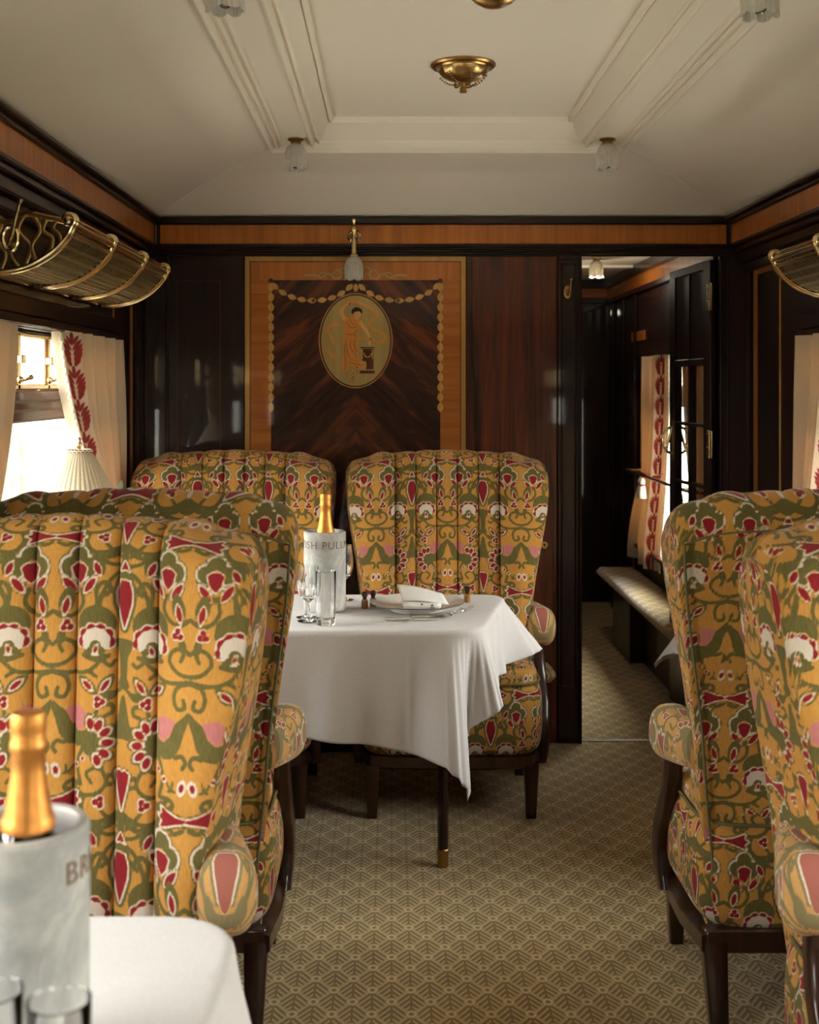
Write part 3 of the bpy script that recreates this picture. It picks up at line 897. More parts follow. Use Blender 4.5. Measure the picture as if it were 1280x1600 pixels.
# ------------------------------------------------------------------ windows
def window(n, x, sgn, y0, y1, z0, z1):
    root = bpy.data.objects.new('window_%d' % n, None); COL.objects.link(root); root['kind'] = 'structure'
    def bx(a, b_, c, d, m, depth=(0.045, 0.085), bev=0.004):
        m.box(*sorted((x + sgn * depth[0], x + sgn * depth[1])), a, b_, c, d, bev)
    zt0, zt1 = z1 - 0.265, z1 - 0.172       # transom
    fr = MB()
    bx(y0, y0 + 0.035, z0, z1, fr); bx(y1 - 0.035, y1, z0, z1, fr); bx(y0, y1, z0, z0 + 0.04, fr); bx(y0, y1, z1 - 0.012, z1, fr)
    fr.build('window_frame', M['mahogany_y'], root)
    tr = MB(); bx(y0, y1, zt0, zt1, tr, (0.03, 0.085), 0.006); bx(y0, y1, zt0 + 0.03, zt1 - 0.03, tr, (0.018, 0.05), 0.008)
    tr.build('transom', wood_sill, root)
    br = MB(); k = max(3, round((y1 - y0) / 0.34)); st = (y1 - y0 - 0.07) / k
    for i in range(k + 1):
        yy = y0 + 0.035 + st * i; bx(yy - 0.012, yy + 0.012, zt1, z1 - 0.01, br, (0.04, 0.07), 0.003)
        if 0 < i: bx(yy - 0.030, yy - 0.020, zt1 + 0.01, z1 - 0.02, br, (0.044, 0.066), 0.002)
        if i < k: bx(yy + 0.020, yy + 0.030, zt1 + 0.01, z1 - 0.02, br, (0.044, 0.066), 0.002)
    bx(y0 + 0.035, y1 - 0.035, zt1, zt1 + 0.016, br, (0.04, 0.07), 0.003); bx(y0 + 0.035, y1 - 0.035, z1 - 0.02, z1 - 0.008, br, (0.04, 0.07), 0.003)
    br.build('ventilator_frame', M['brass'], root)
    g = MB(); g.box(*sorted((x + sgn * 0.056, x + sgn * 0.060)), y0 + 0.02, y1 - 0.02, z0 + 0.02, z1 - 0.01); g.build('window_pane', M['pane'], root, False)
    # catch with a ball handle on a ventilator stile
    for i in range(1, k):
        yy = y0 + 0.035 + st * i - 0.02
        c = MB(); c.box(*sorted((x + sgn * 0.022, x + sgn * 0.045)), yy - 0.012, yy + 0.028, (zt1 + z1) / 2 - 0.012, (zt1 + z1) / 2 + 0.012, 0.003)
        c.build('hinge', M['brass'], root)
        c = MB(); zc = zt1 + 0.028
        c.ball((x + sgn * 0.032, yy, zc), 0.011); c.tube([(x + sgn * 0.045, yy, zc), (x + sgn * 0.018, yy, zc), (x + sgn * 0.012, yy + 0.03, zc + 0.006)], 0.005, 8)
        c.ball((x + sgn * 0.012, yy + 0.035, zc + 0.007), 0.0085); c.build('catch', M['brass'], root)
    return root
wood_sill = wood('red_brown_transom_mahogany', (0.035, 0.008, 0.004), (0.12, 0.028, 0.012), 'Y', coatr=0.08)
wi = 1
for a, b_ in BAYS:
    window(wi, XL, -1, a, b_, WZ0, WZ1); wi += 1
for a, b_ in BAYS_R:
    window(wi, XR, 1, a, b_, WZ0, WZ1); wi += 1
window(wi, XR, 1, 5.25, 6.85, 0.52, 1.563)

# ------------------------------------------------------------------ the open glazed door
door = bpy.data.objects.new('door_1', None); COL.objects.link(door); door['kind'] = 'structure'
door.location = (DX1 - 0.004, YE + 0.05, 0); 
DW = 0.545; door.rotation_euler = (0, 0, math.radians(94.0))
# local X runs from the hinge to the free edge, thickness in Y
th = 0.032
fr = MB()
fr.box(0, 0.085, -th / 2, th / 2, 0.02, 1.905, 0.004); fr.box(DW - 0.085, DW, -th / 2, th / 2, 0.02, 1.905, 0.004)
for z0_, z1_ in ((0.02, 0.40), (0.985, 1.0), (1.235, 1.25), (1.485, 1.515), (1.87, 1.905), (0.72, 0.74)):
    fr.box(0.08, DW - 0.08, -th / 2, th / 2, z0_, z1_, 0.003)
fr.box(DW / 2 - 0.009, DW / 2 + 0.009, -th / 2, th / 2, 0.40, 1.87, 0.003)
fr.build('door_frame', M['mahogany'], door)
g = MB(); g.box(0.08, DW - 0.08, -0.003, 0.003, 0.40, 1.49); g.build('door_pane', M['pane'], door, False)
m = MB(); m.box(0.08, DW - 0.08, -0.010, 0.010, 1.51, 1.875, 0.002); m.build('top_panel', M['mahogany'], door)
for zz in (1.755, 1.17, 0.35):
    h = MB(); h.box(-0.004, 0.034, -th / 2 - 0.0035, -th / 2 + 0.001, zz - 0.055, zz + 0.055, 0.001)
    h = MB()
    h.box(0.004, 0.034, th / 2 - 0.001, th / 2 + 0.0035, zz - 0.055, zz + 0.055, 0.001)
    for k in range(5): h.tube([(-0.002, th / 2 + 0.004, zz - 0.055 + k * 0.022), (-0.002, th / 2 + 0.004, zz - 0.035 + k * 0.022)], 0.0065, 10)
    for q in range(4): h.ball((0.014 + 0.010 * (q % 2), th / 2 + 0.004, zz - 0.04 + q * 0.027), 0.004, 8)
    h.box(-0.034, -0.006, th / 2 + 0.002, th / 2 + 0.006, zz - 0.055, zz + 0.055, 0.001)
    h.build('hinge', M['brass'], door)
for s_ in (-1, 1):
    h = MB(); zc = 1.165; xc = DW - 0.045
    h.tube([(xc, s_ * (th / 2 + 0.022 + 0.012 * math.cos(a_)), zc + 0.055 * math.sin(a_)) if False else
            (xc - 0.0, s_ * (th / 2 + 0.030 - 0.030 * math.cos(a_)), zc + 0.052 * math.sin(a_)) for a_ in [PI * k / 16 - PI / 2 + 0 for k in range(0, 1)] ] + [(xc, s_ * (th / 2 + 0.042 * math.sin(PI * k / 16)), zc + 0.058 * math.cos(PI * k / 16)) for k in range(17)], 0.006, 8)
    h.box(xc - 0.012, xc + 0.012, *sorted((s_ * th / 2, s_ * (th / 2 + 0.004))), zc - 0.085, zc + 0.085, 0.001)
    h.build('door_handle', M['brass'], door)

# outside: ballast beside the line and a hedge
for s_, x in ((-1, XL - 0.13), (1, XR + 0.13)):
    m = MB(); m.box(*sorted((x, x + s_ * 14)), -8, 22, -1.2, -1.1); struct('trackside_ground_%s' % ('left' if s_ < 0 else 'right'), m, M['gravel'], smooth=False)
    m = MB()
    rr = random.Random(3)
    for k in range(46):
        m.ball((x + s_ * (4.5 + rr.random() * 1.2), -8 + k * 0.66, 0.0 + rr.random() * 0.3), (0.8, 0.7, 1.0 + rr.random() * 0.5), 10)
    o = m.build('hedge', M['hedge']); props(o, 'green hedge outside beyond the %s windows' % ('left' if s_ < 0 else 'right and corridor'), 'hedge', kind='stuff')
# ------------------------------------------------------------------ armchairs
CH = 0.0735      # channel width
CC = 2.5 * CH    # half width of the channelled centre
def chair_back():
    zb, ztop0 = 0.20, 1.158
    u = np.linspace(-1, 1, 29)[:-1]; per = np.sin(u * PI / 2)
    xin = np.concatenate([(k * CH + CH / 2 * per) for k in range(-2, 3)] + [[CC]])       # channelled middle
    tw = np.linspace(0, 1, 46)[1:]; wr = 1 - np.cos(tw * PI / 2) ** 1.0; wr = 0.5 * wr + 0.5 * tw ** 1.6   # out across the wing
    ns, nb = 26, 110
    nl, nm = len(wr), len(xin)
    kind = np.concatenate([-np.ones(nl), np.zeros(nm), np.ones(nl)])
    par = np.concatenate([wr[::-1], xin, wr]); nf = len(par)
    lev = np.concatenate([np.linspace(0, 0.90, 205), 0.90 + 0.10 * np.sin(np.linspace(0, PI / 2, 46))[1:]])
    rows = []; U = []; V = []
    def W(z): return 0.276 + 0.024 * sm((z - 0.28) / 0.3) + 0.056 * sm((z - 0.50) / 0.58)
    def zt_x(x):
        """height of the top edge at |x| measured where the back is widest"""
        x = np.abs(x); inner = x < CC
        t = ztop0 + np.where(inner, 0.011 * np.cos(np.minimum(x, CC) / CC * PI / 2) + 0.008 * np.sqrt(np.maximum(1 - (np.mod(x / CH + 0.5, 1) * 2 - 1) ** 2, 0)), 0)
        w = np.clip((x - CC) / (0.356 - CC), 0, 1)
        t = t + np.where(inner, 0, 0.012 * np.sin(np.clip(w * 1.8, 0, 1) * PI) - 0.026 * w ** 2)
        rc = 0.036; xx = np.clip(x - (0.356 - rc), 0, rc)
        return t - (rc - np.sqrt(np.maximum(rc * rc - xx * xx, 0))) * 0.95
    def rake(z): return 0.085 * (z - 0.45)
    xtop = np.where(kind == 0, par, kind * (CC + par * (0.356 - CC)))
    ztF = zt_x(xtop); sB = np.linspace(1, -1, nb); ztB = zt_x(sB * 0.356)
    for t in lev:
        z = zb + t * (ztF - zb); w_ = W(z); toe = 0.010 + 0.022 * sm((1.05 - z) / 0.40)
        x = np.where(kind == 0, par, kind * (CC + par * (w_ - toe - CC))); ax = np.abs(x)
        loc = np.mod(ax / CH + 0.5, 1) * 2 - 1
        yc = -0.035 * (ax / CC) ** 2 - 0.025 * np.sqrt(np.maximum(1 - loc * loc, 0))
        ww = np.where(kind == 0, 0, par)
        depth = 0.074 + 0.018 * sm((0.95 - z) / 0.5)
        yw = -0.035 - depth * np.sin(np.clip(ww * 0.80, 0, 1) * PI) ** 0.45 - 0.015 * ww
        yf = np.where(kind == 0, yc, yw) + rake(z)
        ze = np.full(ns, z[-1]); we = float(W(z[-1])); ye0 = yf[-1]; ye1 = 0.105 + rake(z[-1])
        k = (np.arange(ns) + 0.5) / ns
        xs = we - float(toe[-1]) * (1 - k) + 0.006 * np.sin(PI * k); ys = ye0 + (ye1 - ye0) * k
        zB = zb + t * (ztB - zb); xB = sB * W(zB); yB = 0.125 - 0.02 * sB ** 2 + rake(zB)
        X = np.concatenate([x, xs, xB, -xs[::-1]]); Y = np.concatenate([yf, ys, yB, ys[::-1]]); Z = np.concatenate([z, ze, zB, ze])
        zt = np.concatenate([ztF, np.full(ns, ztF[-1]), ztB, np.full(ns, ztF[-1])])
        r = 0.070; h = np.clip((Z - (zt - r)) / r, 0, 1); fct = np.sqrt(np.maximum(1 - h * h, 0.0004))
        ym = 0.03 + rake(Z); Y = ym + (Y - ym) * fct
        rows.append(np.stack([X, Y, Z], -1))
        sa = (ys - ye0); lift = (1 - fct) * 0.06
        U.append(np.concatenate([x, we + sa, xB, -(we + sa)[::-1]]))
        V.append(np.concatenate([1.094 - z - lift[:nf], (1.094 - ze), 1.094 - zB + 0.02, (1.094 - ze)]))
    P = np.array(rows); pat = weave(np.array(U), np.array(V))
    return grid_mesh('chair_back', P, True, pat, cap=True)
def blob(nx, ny, fn, ufn):
    """closed sheet wrapped round: fn(a,b) with a round, b pole to pole"""
    A, B = np.meshgrid(np.arange(nx) / nx * 2 * PI, np.linspace(0.002, PI - 0.002, ny))
    P = fn(A, B); u, v = ufn(P, A, B)
    return grid_mesh('m', P, True, weave(u, v), cap=True)
def sp_(v, e): return np.sign(v) * np.abs(v) ** e
def even(xf, yf, n, closed, lo, hi):
    t = np.linspace(lo, hi, 6001); x, y = xf(t), yf(t); l = np.r_[0, np.cumsum(np.hypot(np.diff(x), np.diff(y)))]
    q = np.linspace(0, l[-1], n + 1)[:-1] if closed else np.linspace(0, l[-1], n)
    return np.interp(q, l, t)
def cushion(hx, y0, y1, z0, z1, e1=0.32, e2=0.35, belly=0.0, nx=460, ny=200, crown=0.0):
    cy, hy, cz, hz = (y0 + y1) / 2, (y1 - y0) / 2, (z0 + z1) / 2, (z1 - z0) / 2
    a = even(lambda t: hx * sp_(np.cos(t), e1), lambda t: hy * sp_(np.sin(t), e1), nx, True, 0, 2 * PI)
    b = even(lambda t: hx * sp_(np.sin(t), e2), lambda t: -hz * sp_(np.cos(t), e2), ny, False, 0.0005, PI - 0.0005)
    A, B = np.meshgrid(a, b)
    r = sp_(np.sin(B), e2); zz = -sp_(np.cos(B), e2); k = 1 + belly * (1 - zz ** 2)
    x = hx * r * sp_(np.cos(A), e1) * k; y = cy + hy * r * sp_(np.sin(A), e1) * k
    z = cz + hz * zz + crown * (1 - (x / hx) ** 2) * np.maximum(zz, 0)
    side = np.abs(np.cos(A)) > np.abs(np.sin(A)); top = r < 0.93
    u = np.where(side & ~top, y + 0.06, x); v = np.where(top, y - 0.1, -z + 0.35)
    return grid_mesh('cushion', np.stack([x, y, z], -1), True, weave(u, v), cap=True)
def arm_pad(side):
    n, m = 84, 96
    t = np.linspace(0, 1, m); a = np.arange(n) / n * 2 * PI
    rows = []; U = []; V = []
    for ti in t:
        # ti 0 = front tip ; 1 = back against the wing
        L = ti * 0.215
        y = -0.145 + L; zc = 0.583 + 0.012 * sm(L / 0.26) ; xc = 0.316 - 0.056 * (L / 0.27) ** 1.5
        cap = min(1.0, math.sqrt(max(0.0, 1 - ((0.055 - L) / 0.055) ** 2)) if L < 0.055 else 1.0); cap = max(cap, 0.03)
        rx = 0.053 * cap * (1 - 0.30 * sm(L / 0.27)); rz = 0.067 * cap * (1 - 0.2 * sm(L / 0.27))
        x = xc + rx * sp_(np.cos(a), 0.75); z = zc + rz * sp_(np.sin(a), 0.8) - 0.012 * (1 - cap)
        rows.append(np.stack([side * x, np.full(n, y), z], -1))
        ang = np.mod(a - PI / 2 + PI, 2 * PI) - PI
        U.append(ang * 0.052 * max(cap, 0.12) + UN); arc = (0.085 * math.asin(min(1, L / 0.055)) / (PI / 2)) if L < 0.055 else 0.085 + (L - 0.055)
        V.append(np.full(n, UN * 0.26 + 0.048 - arc))
    return grid_mesh('arm_pad', np.array(rows), True, weave(np.array(U), np.array(V)), cap=True)
def post_mesh(side):
    """shaped wooden arm support, flat sided and curved in profile"""
    pts = bez([(-0.105, 0.565), (-0.108, 0.50), (-0.135, 0.42), (-0.195, 0.34), (-0.225, 0.27), (-0.215, 0.21), (-0.195, 0.165)], 6)
    wd = [0.044, 0.042, 0.044, 0.050, 0.058, 0.056, 0.046]
    m = MB(); vs = []; fs = []; n = len(pts)
    x0, x1 = (0.282, 0.318)
    for i, (y, z) in enumerate(pts):
        a = pts[max(0, i - 1)]; b = pts[min(n - 1, i + 1)]
        ty, tz = b[0] - a[0], b[1] - a[1]; l = math.hypot(ty, tz); ny_, nz_ = tz / l, -ty / l
        w_ = np.interp(i / (n - 1) * 6, range(7), wd) / 2; bv = 0.005
        ring = []
        for (dx, dn) in ((x0 + bv, -w_), (x1 - bv, -w_), (x1, -w_ + bv), (x1, w_ - bv), (x1 - bv, w_), (x0 + bv, w_), (x0, w_ - bv), (x0, -w_ + bv)):
            bulge = 0.008 * math.sin(PI * i / (n - 1))
            ring.append((side * (dx + bulge), y + ny_ * dn, z + nz_ * dn))
        vs += ring
    for i in range(n - 1):
        for k in range(8):
            l = (k + 1) % 8; fs.append((i * 8 + k, i * 8 + l, (i + 1) * 8 + l, (i + 1) * 8 + k))
    fs += [tuple(range(8)), tuple((n - 1) * 8 + k for k in range(7, -1, -1))]
    return m.add(vs, fs)
def leg_mb(x, y, dy=0.0, z1=0.175, s=0.024):
    m = MB(); vs = []
    for (z, r, oy) in ((0.0, s * 0.66, dy), (z1, s, 0.0)):
        b = 0.003
        for (a, c) in ((-r + b, -r), (r - b, -r), (r, -r + b), (r, r - b), (r - b, r), (-r + b, r), (-r, r - b), (-r, -r + b)):
            vs.append((x + a, y + c + oy, z))
    fs = [(k, (k + 1) % 8, 8 + (k + 1) % 8, 8 + k) for k in range(8)] + [tuple(range(7, -1, -1)), tuple(range(8, 16))]
    return m.add(vs, fs)
def rail_outline(k):
    # plan outline of the seat frame, k = outward growth
    out = []
    for (x, y) in ((-0.30, 0.14), (-0.315, 0.0), (-0.312, -0.12), (-0.292, -0.235), (-0.262, -0.300), (-0.20, -0.318), (0, -0.326)):
        out.append((x * (1 + k), y * (1 + k)))
    out += [(-x, y) for (x, y) in out[-2::-1]]
    return out
CHAIR_GROUP = 'patterned wing armchairs'
def build_chair(loc, rz, label):
    root = thing('armchair', label, 'armchair', loc, rz, CHAIR_GROUP)
    link('backrest', chair_back(), M['fabric'], root)
    body = cushion(0.292, -0.318, 0.13, 0.19, 0.462, 0.30, 0.30, belly=0.035)
    link('seat_base', body, M['fabric'], root)
    cu = cushion(0.284, -0.318, 0.12, 0.405, 0.492, 0.30, 0.42, nx=460, ny=150, crown=0.012)
    sc = link('seat_cushion', cu, M['fabric'], root)
    # piping round the cushion and round the outside back
    def sup(hx, hy, cy, z, e=0.30, n=90):
        return [(hx * sp_(math.cos(a), e), cy + hy * sp_(math.sin(a), e), z) for a in [2 * PI * i / n for i in range(n)]]
    p = MB(); p.tube(sup(0.291, 0.226, -0.098, 0.440), 0.0042, 8, closed=True); p.build('piping', M['piping'], sc)
    pp = []
    for z in np.linspace(0.24, 1.06, 20): pp.append((-(0.276 + 0.024 * float(sm((z - 0.28) / 0.3)) + 0.056 * float(sm((z - 0.50) / 0.58))) + 0.010, 0.122 + 0.085 * (z - 0.45), z))
    top = []
    for s in np.linspace(-1, 1, 31): top.append((0.334 * s, 0.124 - 0.02 * s * s + 0.085 * 0.64, 1.090 - 0.03 * abs(s) ** 6))
    p = MB(); p.tube(pp + top + [(-x, y, z) for (x, y, z) in pp[::-1]], 0.0032, 8); p.build('back_piping', M['piping'], root)
    for s in (-1, 1):
        link('armrest', arm_pad(s), M['fabric_worn_lit'], root)
        post_mesh(s).build('arm_post', M['leg_wood'], root, angle=50)
    # shaped wooden seat frame
    r = MB(); o1 = rail_outline(0.0); o0 = rail_outline(-0.03)
    vs = [(x, y, 0.163) for x, y in o0] + [(x, y, 0.172) for x, y in o1] + [(x, y, 0.205) for x, y in o1] + [(x * 0.88, y * 0.88, 0.205) for x, y in o1] + [(x * 0.88, y * 0.88, 0.163) for x, y in o1]
    n = len(o1); fs = []
    for l in range(5):
        for k in range(n - 1):
            a, b = l * n, ((l + 1) % 5) * n
            fs.append((a + k, a + k + 1, b + k + 1, b + k))
    fs += [tuple(l * n for l in range(5)), tuple(l * n + n - 1 for l in range(4, -1, -1))]
    r.add(vs, fs); r.box(-0.29, 0.29, 0.10, 0.135, 0.163, 0.215, 0.004)
    r.build('seat_frame', M['leg_wood'], root, angle=40)
    for sx in (-1, 1):
        leg_mb(sx * 0.258, -0.282).build('leg', M['leg_wood'], root, angle=50)
        leg_mb(sx * 0.268, 0.105, 0.055, 0.20, 0.027).build('leg', M['leg_wood'], root, angle=50)
    return root
far_r = build_chair((0.195, 4.235, 0), 0, 'yellow floral wing armchair facing us behind the laid table, nearer the doorway')
dup(far_r, (-0.555, 4.235, 0), 0, 'yellow floral wing armchair against the end wall in the left corner, by the lamp', CHAIR_GROUP)
dup(far_r, (-0.578, 2.055, 0), 0, 'large wing armchair at left front, facing us across the foreground table', CHAIR_GROUP)
dup(far_r, (-0.565, 2.785, 0), PI, 'left armchair turned away from us, directly behind the front one', CHAIR_GROUP)
dup(far_r, (0.975, 2.785, 0), PI, 'right armchair turned away from us, its arm jutting into the aisle', CHAIR_GROUP)
dup(far_r, (0.985, 2.055, 0), 0, 'wing armchair facing us at the right edge, cut off by the frame', CHAIR_GROUP)
# ------------------------------------------------------------------ marquetry panel on the end wall
def ribbon_faces(m, pts, w, y, n=5, taper=False):
    P = bez(pts, n) if len(pts) > 2 else list(pts); k = len(P); vs = []
    W_ = w if isinstance(w, (list, tuple)) else None
    for i, p in enumerate(P):
        a = P[max(0, i - 1)]; b = P[min(k - 1, i + 1)]
        tx, tz = b[0] - a[0], b[1] - a[1]; l = math.hypot(tx, tz) + 1e-9
        ww = (np.interp(i / (k - 1), np.linspace(0, 1, len(W_)), W_) if W_ else w) / 2
        if taper: ww *= max(0.12, math.sin(PI * i / (k - 1)) ** 0.6)
        for s in (-1, 1):
            vs.append((p[0] - s * tz / l * ww, y, p[1] + s * tx / l * ww))
    nb = len(vs); vs += [(a, y + 0.0012, c) for a, _, c in vs]
    fs = [(2 * i, 2 * i + 1, 2 * i + 3, 2 * i + 2) for i in range(k - 1)]
    fs += [(2 * i + nb, 2 * i + 2 + nb, 2 * i, 2 * i + 0)[:3] for i in range(0)]
    for i in range(k - 1):
        for s in (0, 1): fs.append((2 * i + s, 2 * i + 2 + s, 2 * i + 2 + s + nb, 2 * i + s + nb))
    m.add(vs, fs); return m
PXC = px(556, YE)
mq = thing('marquetry_panel', 'framed satinwood and dark mahogany inlay panel with garlands on the end wall', 'wall panel', (PXC, YE, 1.4))
def X(x): return px(x, YE) - PXC
def Z(y): return pz(y, YE) - 1.4
zb_ = 0.70 - 1.4
x0, x1 = X(383), X(728)
def frame(x0, x1, z0, z1, w, t, mat, name, parent=mq):
    m = MB(); m.box(x0, x0 + w, -t, 0, z0, z1, 0.0006); m.box(x1 - w, x1, -t, 0, z0, z1, 0.0006); m.box(x0 + w, x1 - w, -t, 0, z1 - w, z1, 0.0006)
    return m.build(name, mat, parent)
m = MB(); m.box(x0, x1, -0.007, 0, zb_, Z(400.5), 0.001); m.build('panel_board', M['inlay_black'], mq)
frame(x0 + 0.0005, x1 - 0.0005, zb_, Z(401), 0.019, 0.0078, M['string'], 'outer_border')
frame(x0 + 0.0225, x1 - 0.0225, zb_, Z(401) - 0.022, X(424) - x0 - 0.0225, 0.0082, M['satin_cross'], 'side_border')
m = MB(); m.box(x0 + 0.0225, x1 - 0.0225, -0.0086, 0, Z(438), Z(401) - 0.022, 0.0005); m.build('top_border', M['satin'], mq)
m = MB(); m.box(X(424), X(688), -0.0088, 0, zb_, Z(438), 0.0005); m.build('mahogany_field', M['flame'], mq)
def husk(m, c, ang, L=0.040, w=0.023, y=-0.0105):
    ca, sa = math.cos(ang), math.sin(ang)
    for off, sc, wd in ((-0.30, 0.95, 0.42), (0.30, 0.95, 0.42), (0, 1.0, 0.5)):
        poly = []
        for k in range(13):
            t = k / 12; r = math.sin(PI * t) ** 0.7 * wd * w / 2
            bow = off * w * math.sin(PI * t * 0.9)
            poly.append((t * L * sc - L / 2, r + bow))
        for k in range(11, 0, -1):
            t = k / 12; r = math.sin(PI * t) ** 0.7 * wd * w / 2
            bow = off * w * math.sin(PI * t * 0.9)
            poly.append((t * L * sc - L / 2, -r + bow))
        yy = y - (0.0004 if off == 0 else 0)
        m.prism([(c[0] + a * ca - b * sa, c[1] + a * sa + b * ca) for a, b in poly], yy, yy + 0.0022)
def disc(m, c, r, y=-0.0108, rz=None, n=24):
    rz = rz or r
    m.prism([(c[0] + r * math.cos(2 * PI * k / n), c[1] + rz * math.sin(2 * PI * k / n)) for k in range(n)], y, y + 0.002)
for sx in (-1, 1):
    g = MB(); cx = X(424) if sx < 0 else X(688)
    for k in range(13): husk(g, (cx, Z(449 + k * 15.6)), -PI / 2)
    g.build('garland_drop', M['inlay'], mq)
    g = MB()
    path = [(424, 442), (440, 456), (462, 466), (490, 470), (518, 466), (538, 456), (552, 444)]
    if sx > 0: path = [(1112 - a, b) for a, b in path]
    B = bez([(X(a), Z(b)) for a, b in path], 12)
    cum = [0]
    for a, b in zip(B[:-1], B[1:]): cum.append(cum[-1] + math.hypot(b[0] - a[0], b[1] - a[1]))
    nh = 9
    for k in range(nh):
        s = (k + 0.5) / nh * cum[-1]
        p = (np.interp(s, cum, [q[0] for q in B]), np.interp(s, cum, [q[1] for q in B]))
        q = (np.interp(s + 0.004, cum, [q[0] for q in B]), np.interp(s + 0.004, cum, [q[1] for q in B]))
        husk(g, p, math.atan2(q[1] - p[1], q[0] - p[0]), 0.038, 0.021)
    g.build('garland_swag', M['inlay'], mq)
    for c_, r_, y_ in (((cx, Z(439)), 0.0095, -0.0134), (B[len(B) // 2], 0.007, -0.0140)):
        sw = MB(); disc(sw, c_, r_, y_); sw.build('rosette', M['inlay_dark'], mq)
g = MB(); husk(g, (X(556), Z(450)), -PI / 2, 0.034, 0.02); g.build('garland_pendant', M['inlay'], mq)
g = MB()
for sx in (-1, 1):
    R_ = [(556, 434), (562, 424), (572, 418), (580, 423), (578, 432), (588, 436), (598, 428), (610, 434), (622, 430), (637, 431)]
    ribbon_faces(g, [(X(556 + sx * (a - 556)), Z(b)) for a, b in R_], 0.0085, -0.0098, 6)
    ribbon_faces(g, [(X(556 + sx * (a - 556)), Z(b)) for a, b in [(556, 436), (570, 430), (584, 422), (594, 430), (606, 426), (618, 433)]], 0.005, -0.0101, 6)
g.build('ribbon_bow', M['inlay_green'], mq)
# oval medallion
cx, cz = X(556), Z(532.5)
med = MB(); disc(med, (cx, cz), 57.5 * 0.002516, -0.0105, 74 * 0.002516, 96); med = med.build('medallion', M['inlay'], mq)
m = MB(); disc(m, (cx, cz), 56.3 * 0.002516, -0.0110, 72.8 * 0.002516, 96); m.build('medallion_rim', M['inlay_dark'], med)
m = MB(); disc(m, (cx, cz), 53.8 * 0.002516, -0.0115, 70.3 * 0.002516, 96); m.build('medallion_ground', M['inlay_green'], med)
def q(x, y): return (X(480 + x / 8), Z(440 + y / 8))
S8 = 0.002516 / 8
m = MB()
for pts, w in (([(470, 265), (560, 245), (700, 290), (820, 350), (870, 415), (845, 465), (795, 480), (780, 540), (830, 600), (930, 635), (970, 690), (945, 750), (860, 752), (780, 712), (670, 700)], [18, 34, 30, 40, 44, 30, 22, 34, 40, 38, 36, 40, 34, 22, 12]),
               ([(460, 560), (380, 535), (290, 555), (262, 620), (310, 700), (330, 790)], [16, 34, 42, 36, 42, 14]), ([(268, 815), (290, 890), (350, 960)], [10, 40, 30])):
    ribbon_faces(m, [q(*p) for p in pts], [a * S8 for a in w], -0.0120, 6)
m.build('veil_inlay', M['inlay_robe'], med)
m = MB()
m.prism([q(*p) for p in [(468, 500), (500, 450), (560, 432), (640, 440), (668, 500), (652, 560), (640, 640), (664, 700), (662, 735), (640, 742), (648, 850), (640, 950), (660, 985), (738, 1000), (742, 1050), (728, 1090), (680, 1100), (640, 1075), (560, 1055), (522, 1064), (512, 1118), (470, 1132), (436, 1085), (428, 1000), (462, 880), (446, 720), (458, 600)]], -0.0124, -0.0105)
m.build('robe_inlay', M['inlay_robe'], med)
m = MB()
ribbon_faces(m, [q(490, 480), q(446, 430), q(432, 365), q(470, 310), q(530, 268)], [56 * S8, 52 * S8, 46 * S8, 34 * S8, 24 * S8], -0.0127, 6)
ribbon_faces(m, [q(655, 505), q(705, 570), q(760, 650), q(790, 715)], [56 * S8, 46 * S8, 38 * S8, 26 * S8], -0.0127, 6)
m.build('arms_inlay', M['inlay_skin'], med, angle=35); m = MB()
ribbon_faces(m, [q(788, 740), q(782, 770), q(790, 806)], [30 * S8, 32 * S8, 12 * S8], -0.0127, 4)
m.build('hand_inlay', M['inlay_skin'], med); m = MB()
m.prism([q(*p) for p in [(585, 380), (600, 365), (650, 365), (678, 385), (676, 420), (658, 446), (640, 458), (646, 480), (590, 470), (600, 430)]], -0.0129, -0.0105)
m.build('head_inlay', M['inlay_skin'], med); m = MB()
ribbon_faces(m, [q(600, 1062), q(612, 1100), q(600, 1128)], 26 * S8, -0.0122, 4); ribbon_faces(m, [q(572, 1110), q(560, 1160), q(556, 1215), q(575, 1240)], 26 * S8, -0.0122, 4)
m.build('feet_inlay', M['inlay_skin'], med)
m = MB()
m.prism([q(*p) for p in [(556, 400), (552, 370), (572, 340), (610, 322), (650, 326), (684, 350), (692, 384), (680, 408), (664, 380), (640, 374), (600, 382), (582, 398), (570, 410)]], -0.0131, -0.0105)
m.build('hair_inlay', M['inlay_black'], med)
for pts, w in (([(530, 268), (540, 282), (520, 296)], 8), ([(775, 715), (800, 716), (802, 742)], 7),
               ([(600, 1062), (632, 1072), (600, 1100), (632, 1120), (606, 1134)], 6), ([(548, 1126), (584, 1140), (548, 1172), (580, 1196), (540, 1216), (586, 1222), (566, 1248), (534, 1240)], 6)):
    m = MB(); ribbon_faces(m, [q(*p) for p in pts], w * S8, -0.0134, 4)
    m.build('bracelet_inlay' if w > 6 else 'sandal_inlay', M['inlay_black'], med)
m = MB()
for pts in ([(500, 510), (540, 570), (600, 575), (650, 540)], [(460, 650), (560, 665), (650, 690)], [(480, 700), (500, 850), (540, 960), (640, 995)], [(560, 700), (540, 820), (600, 900), (620, 980)],
            [(600, 700), (590, 800), (640, 900)], [(460, 900), (480, 1000), (470, 1120)], [(500, 990), (600, 1030), (720, 1040)], [(540, 450), (560, 520), (620, 540)], [(640, 590), (600, 640), (560, 655)], [(480, 740), (470, 860), (500, 960)]):
    ribbon_faces(m, [q(*p) for p in pts], 6 * S8, -0.0128, 5, True)
m.build('robe_fold_lines', M['inlay_dark'], med)
m = MB()
m.prism([q(*p) for p in [(668, 820), (842, 820), (842, 836), (668, 836)]], -0.0130, -0.0105)
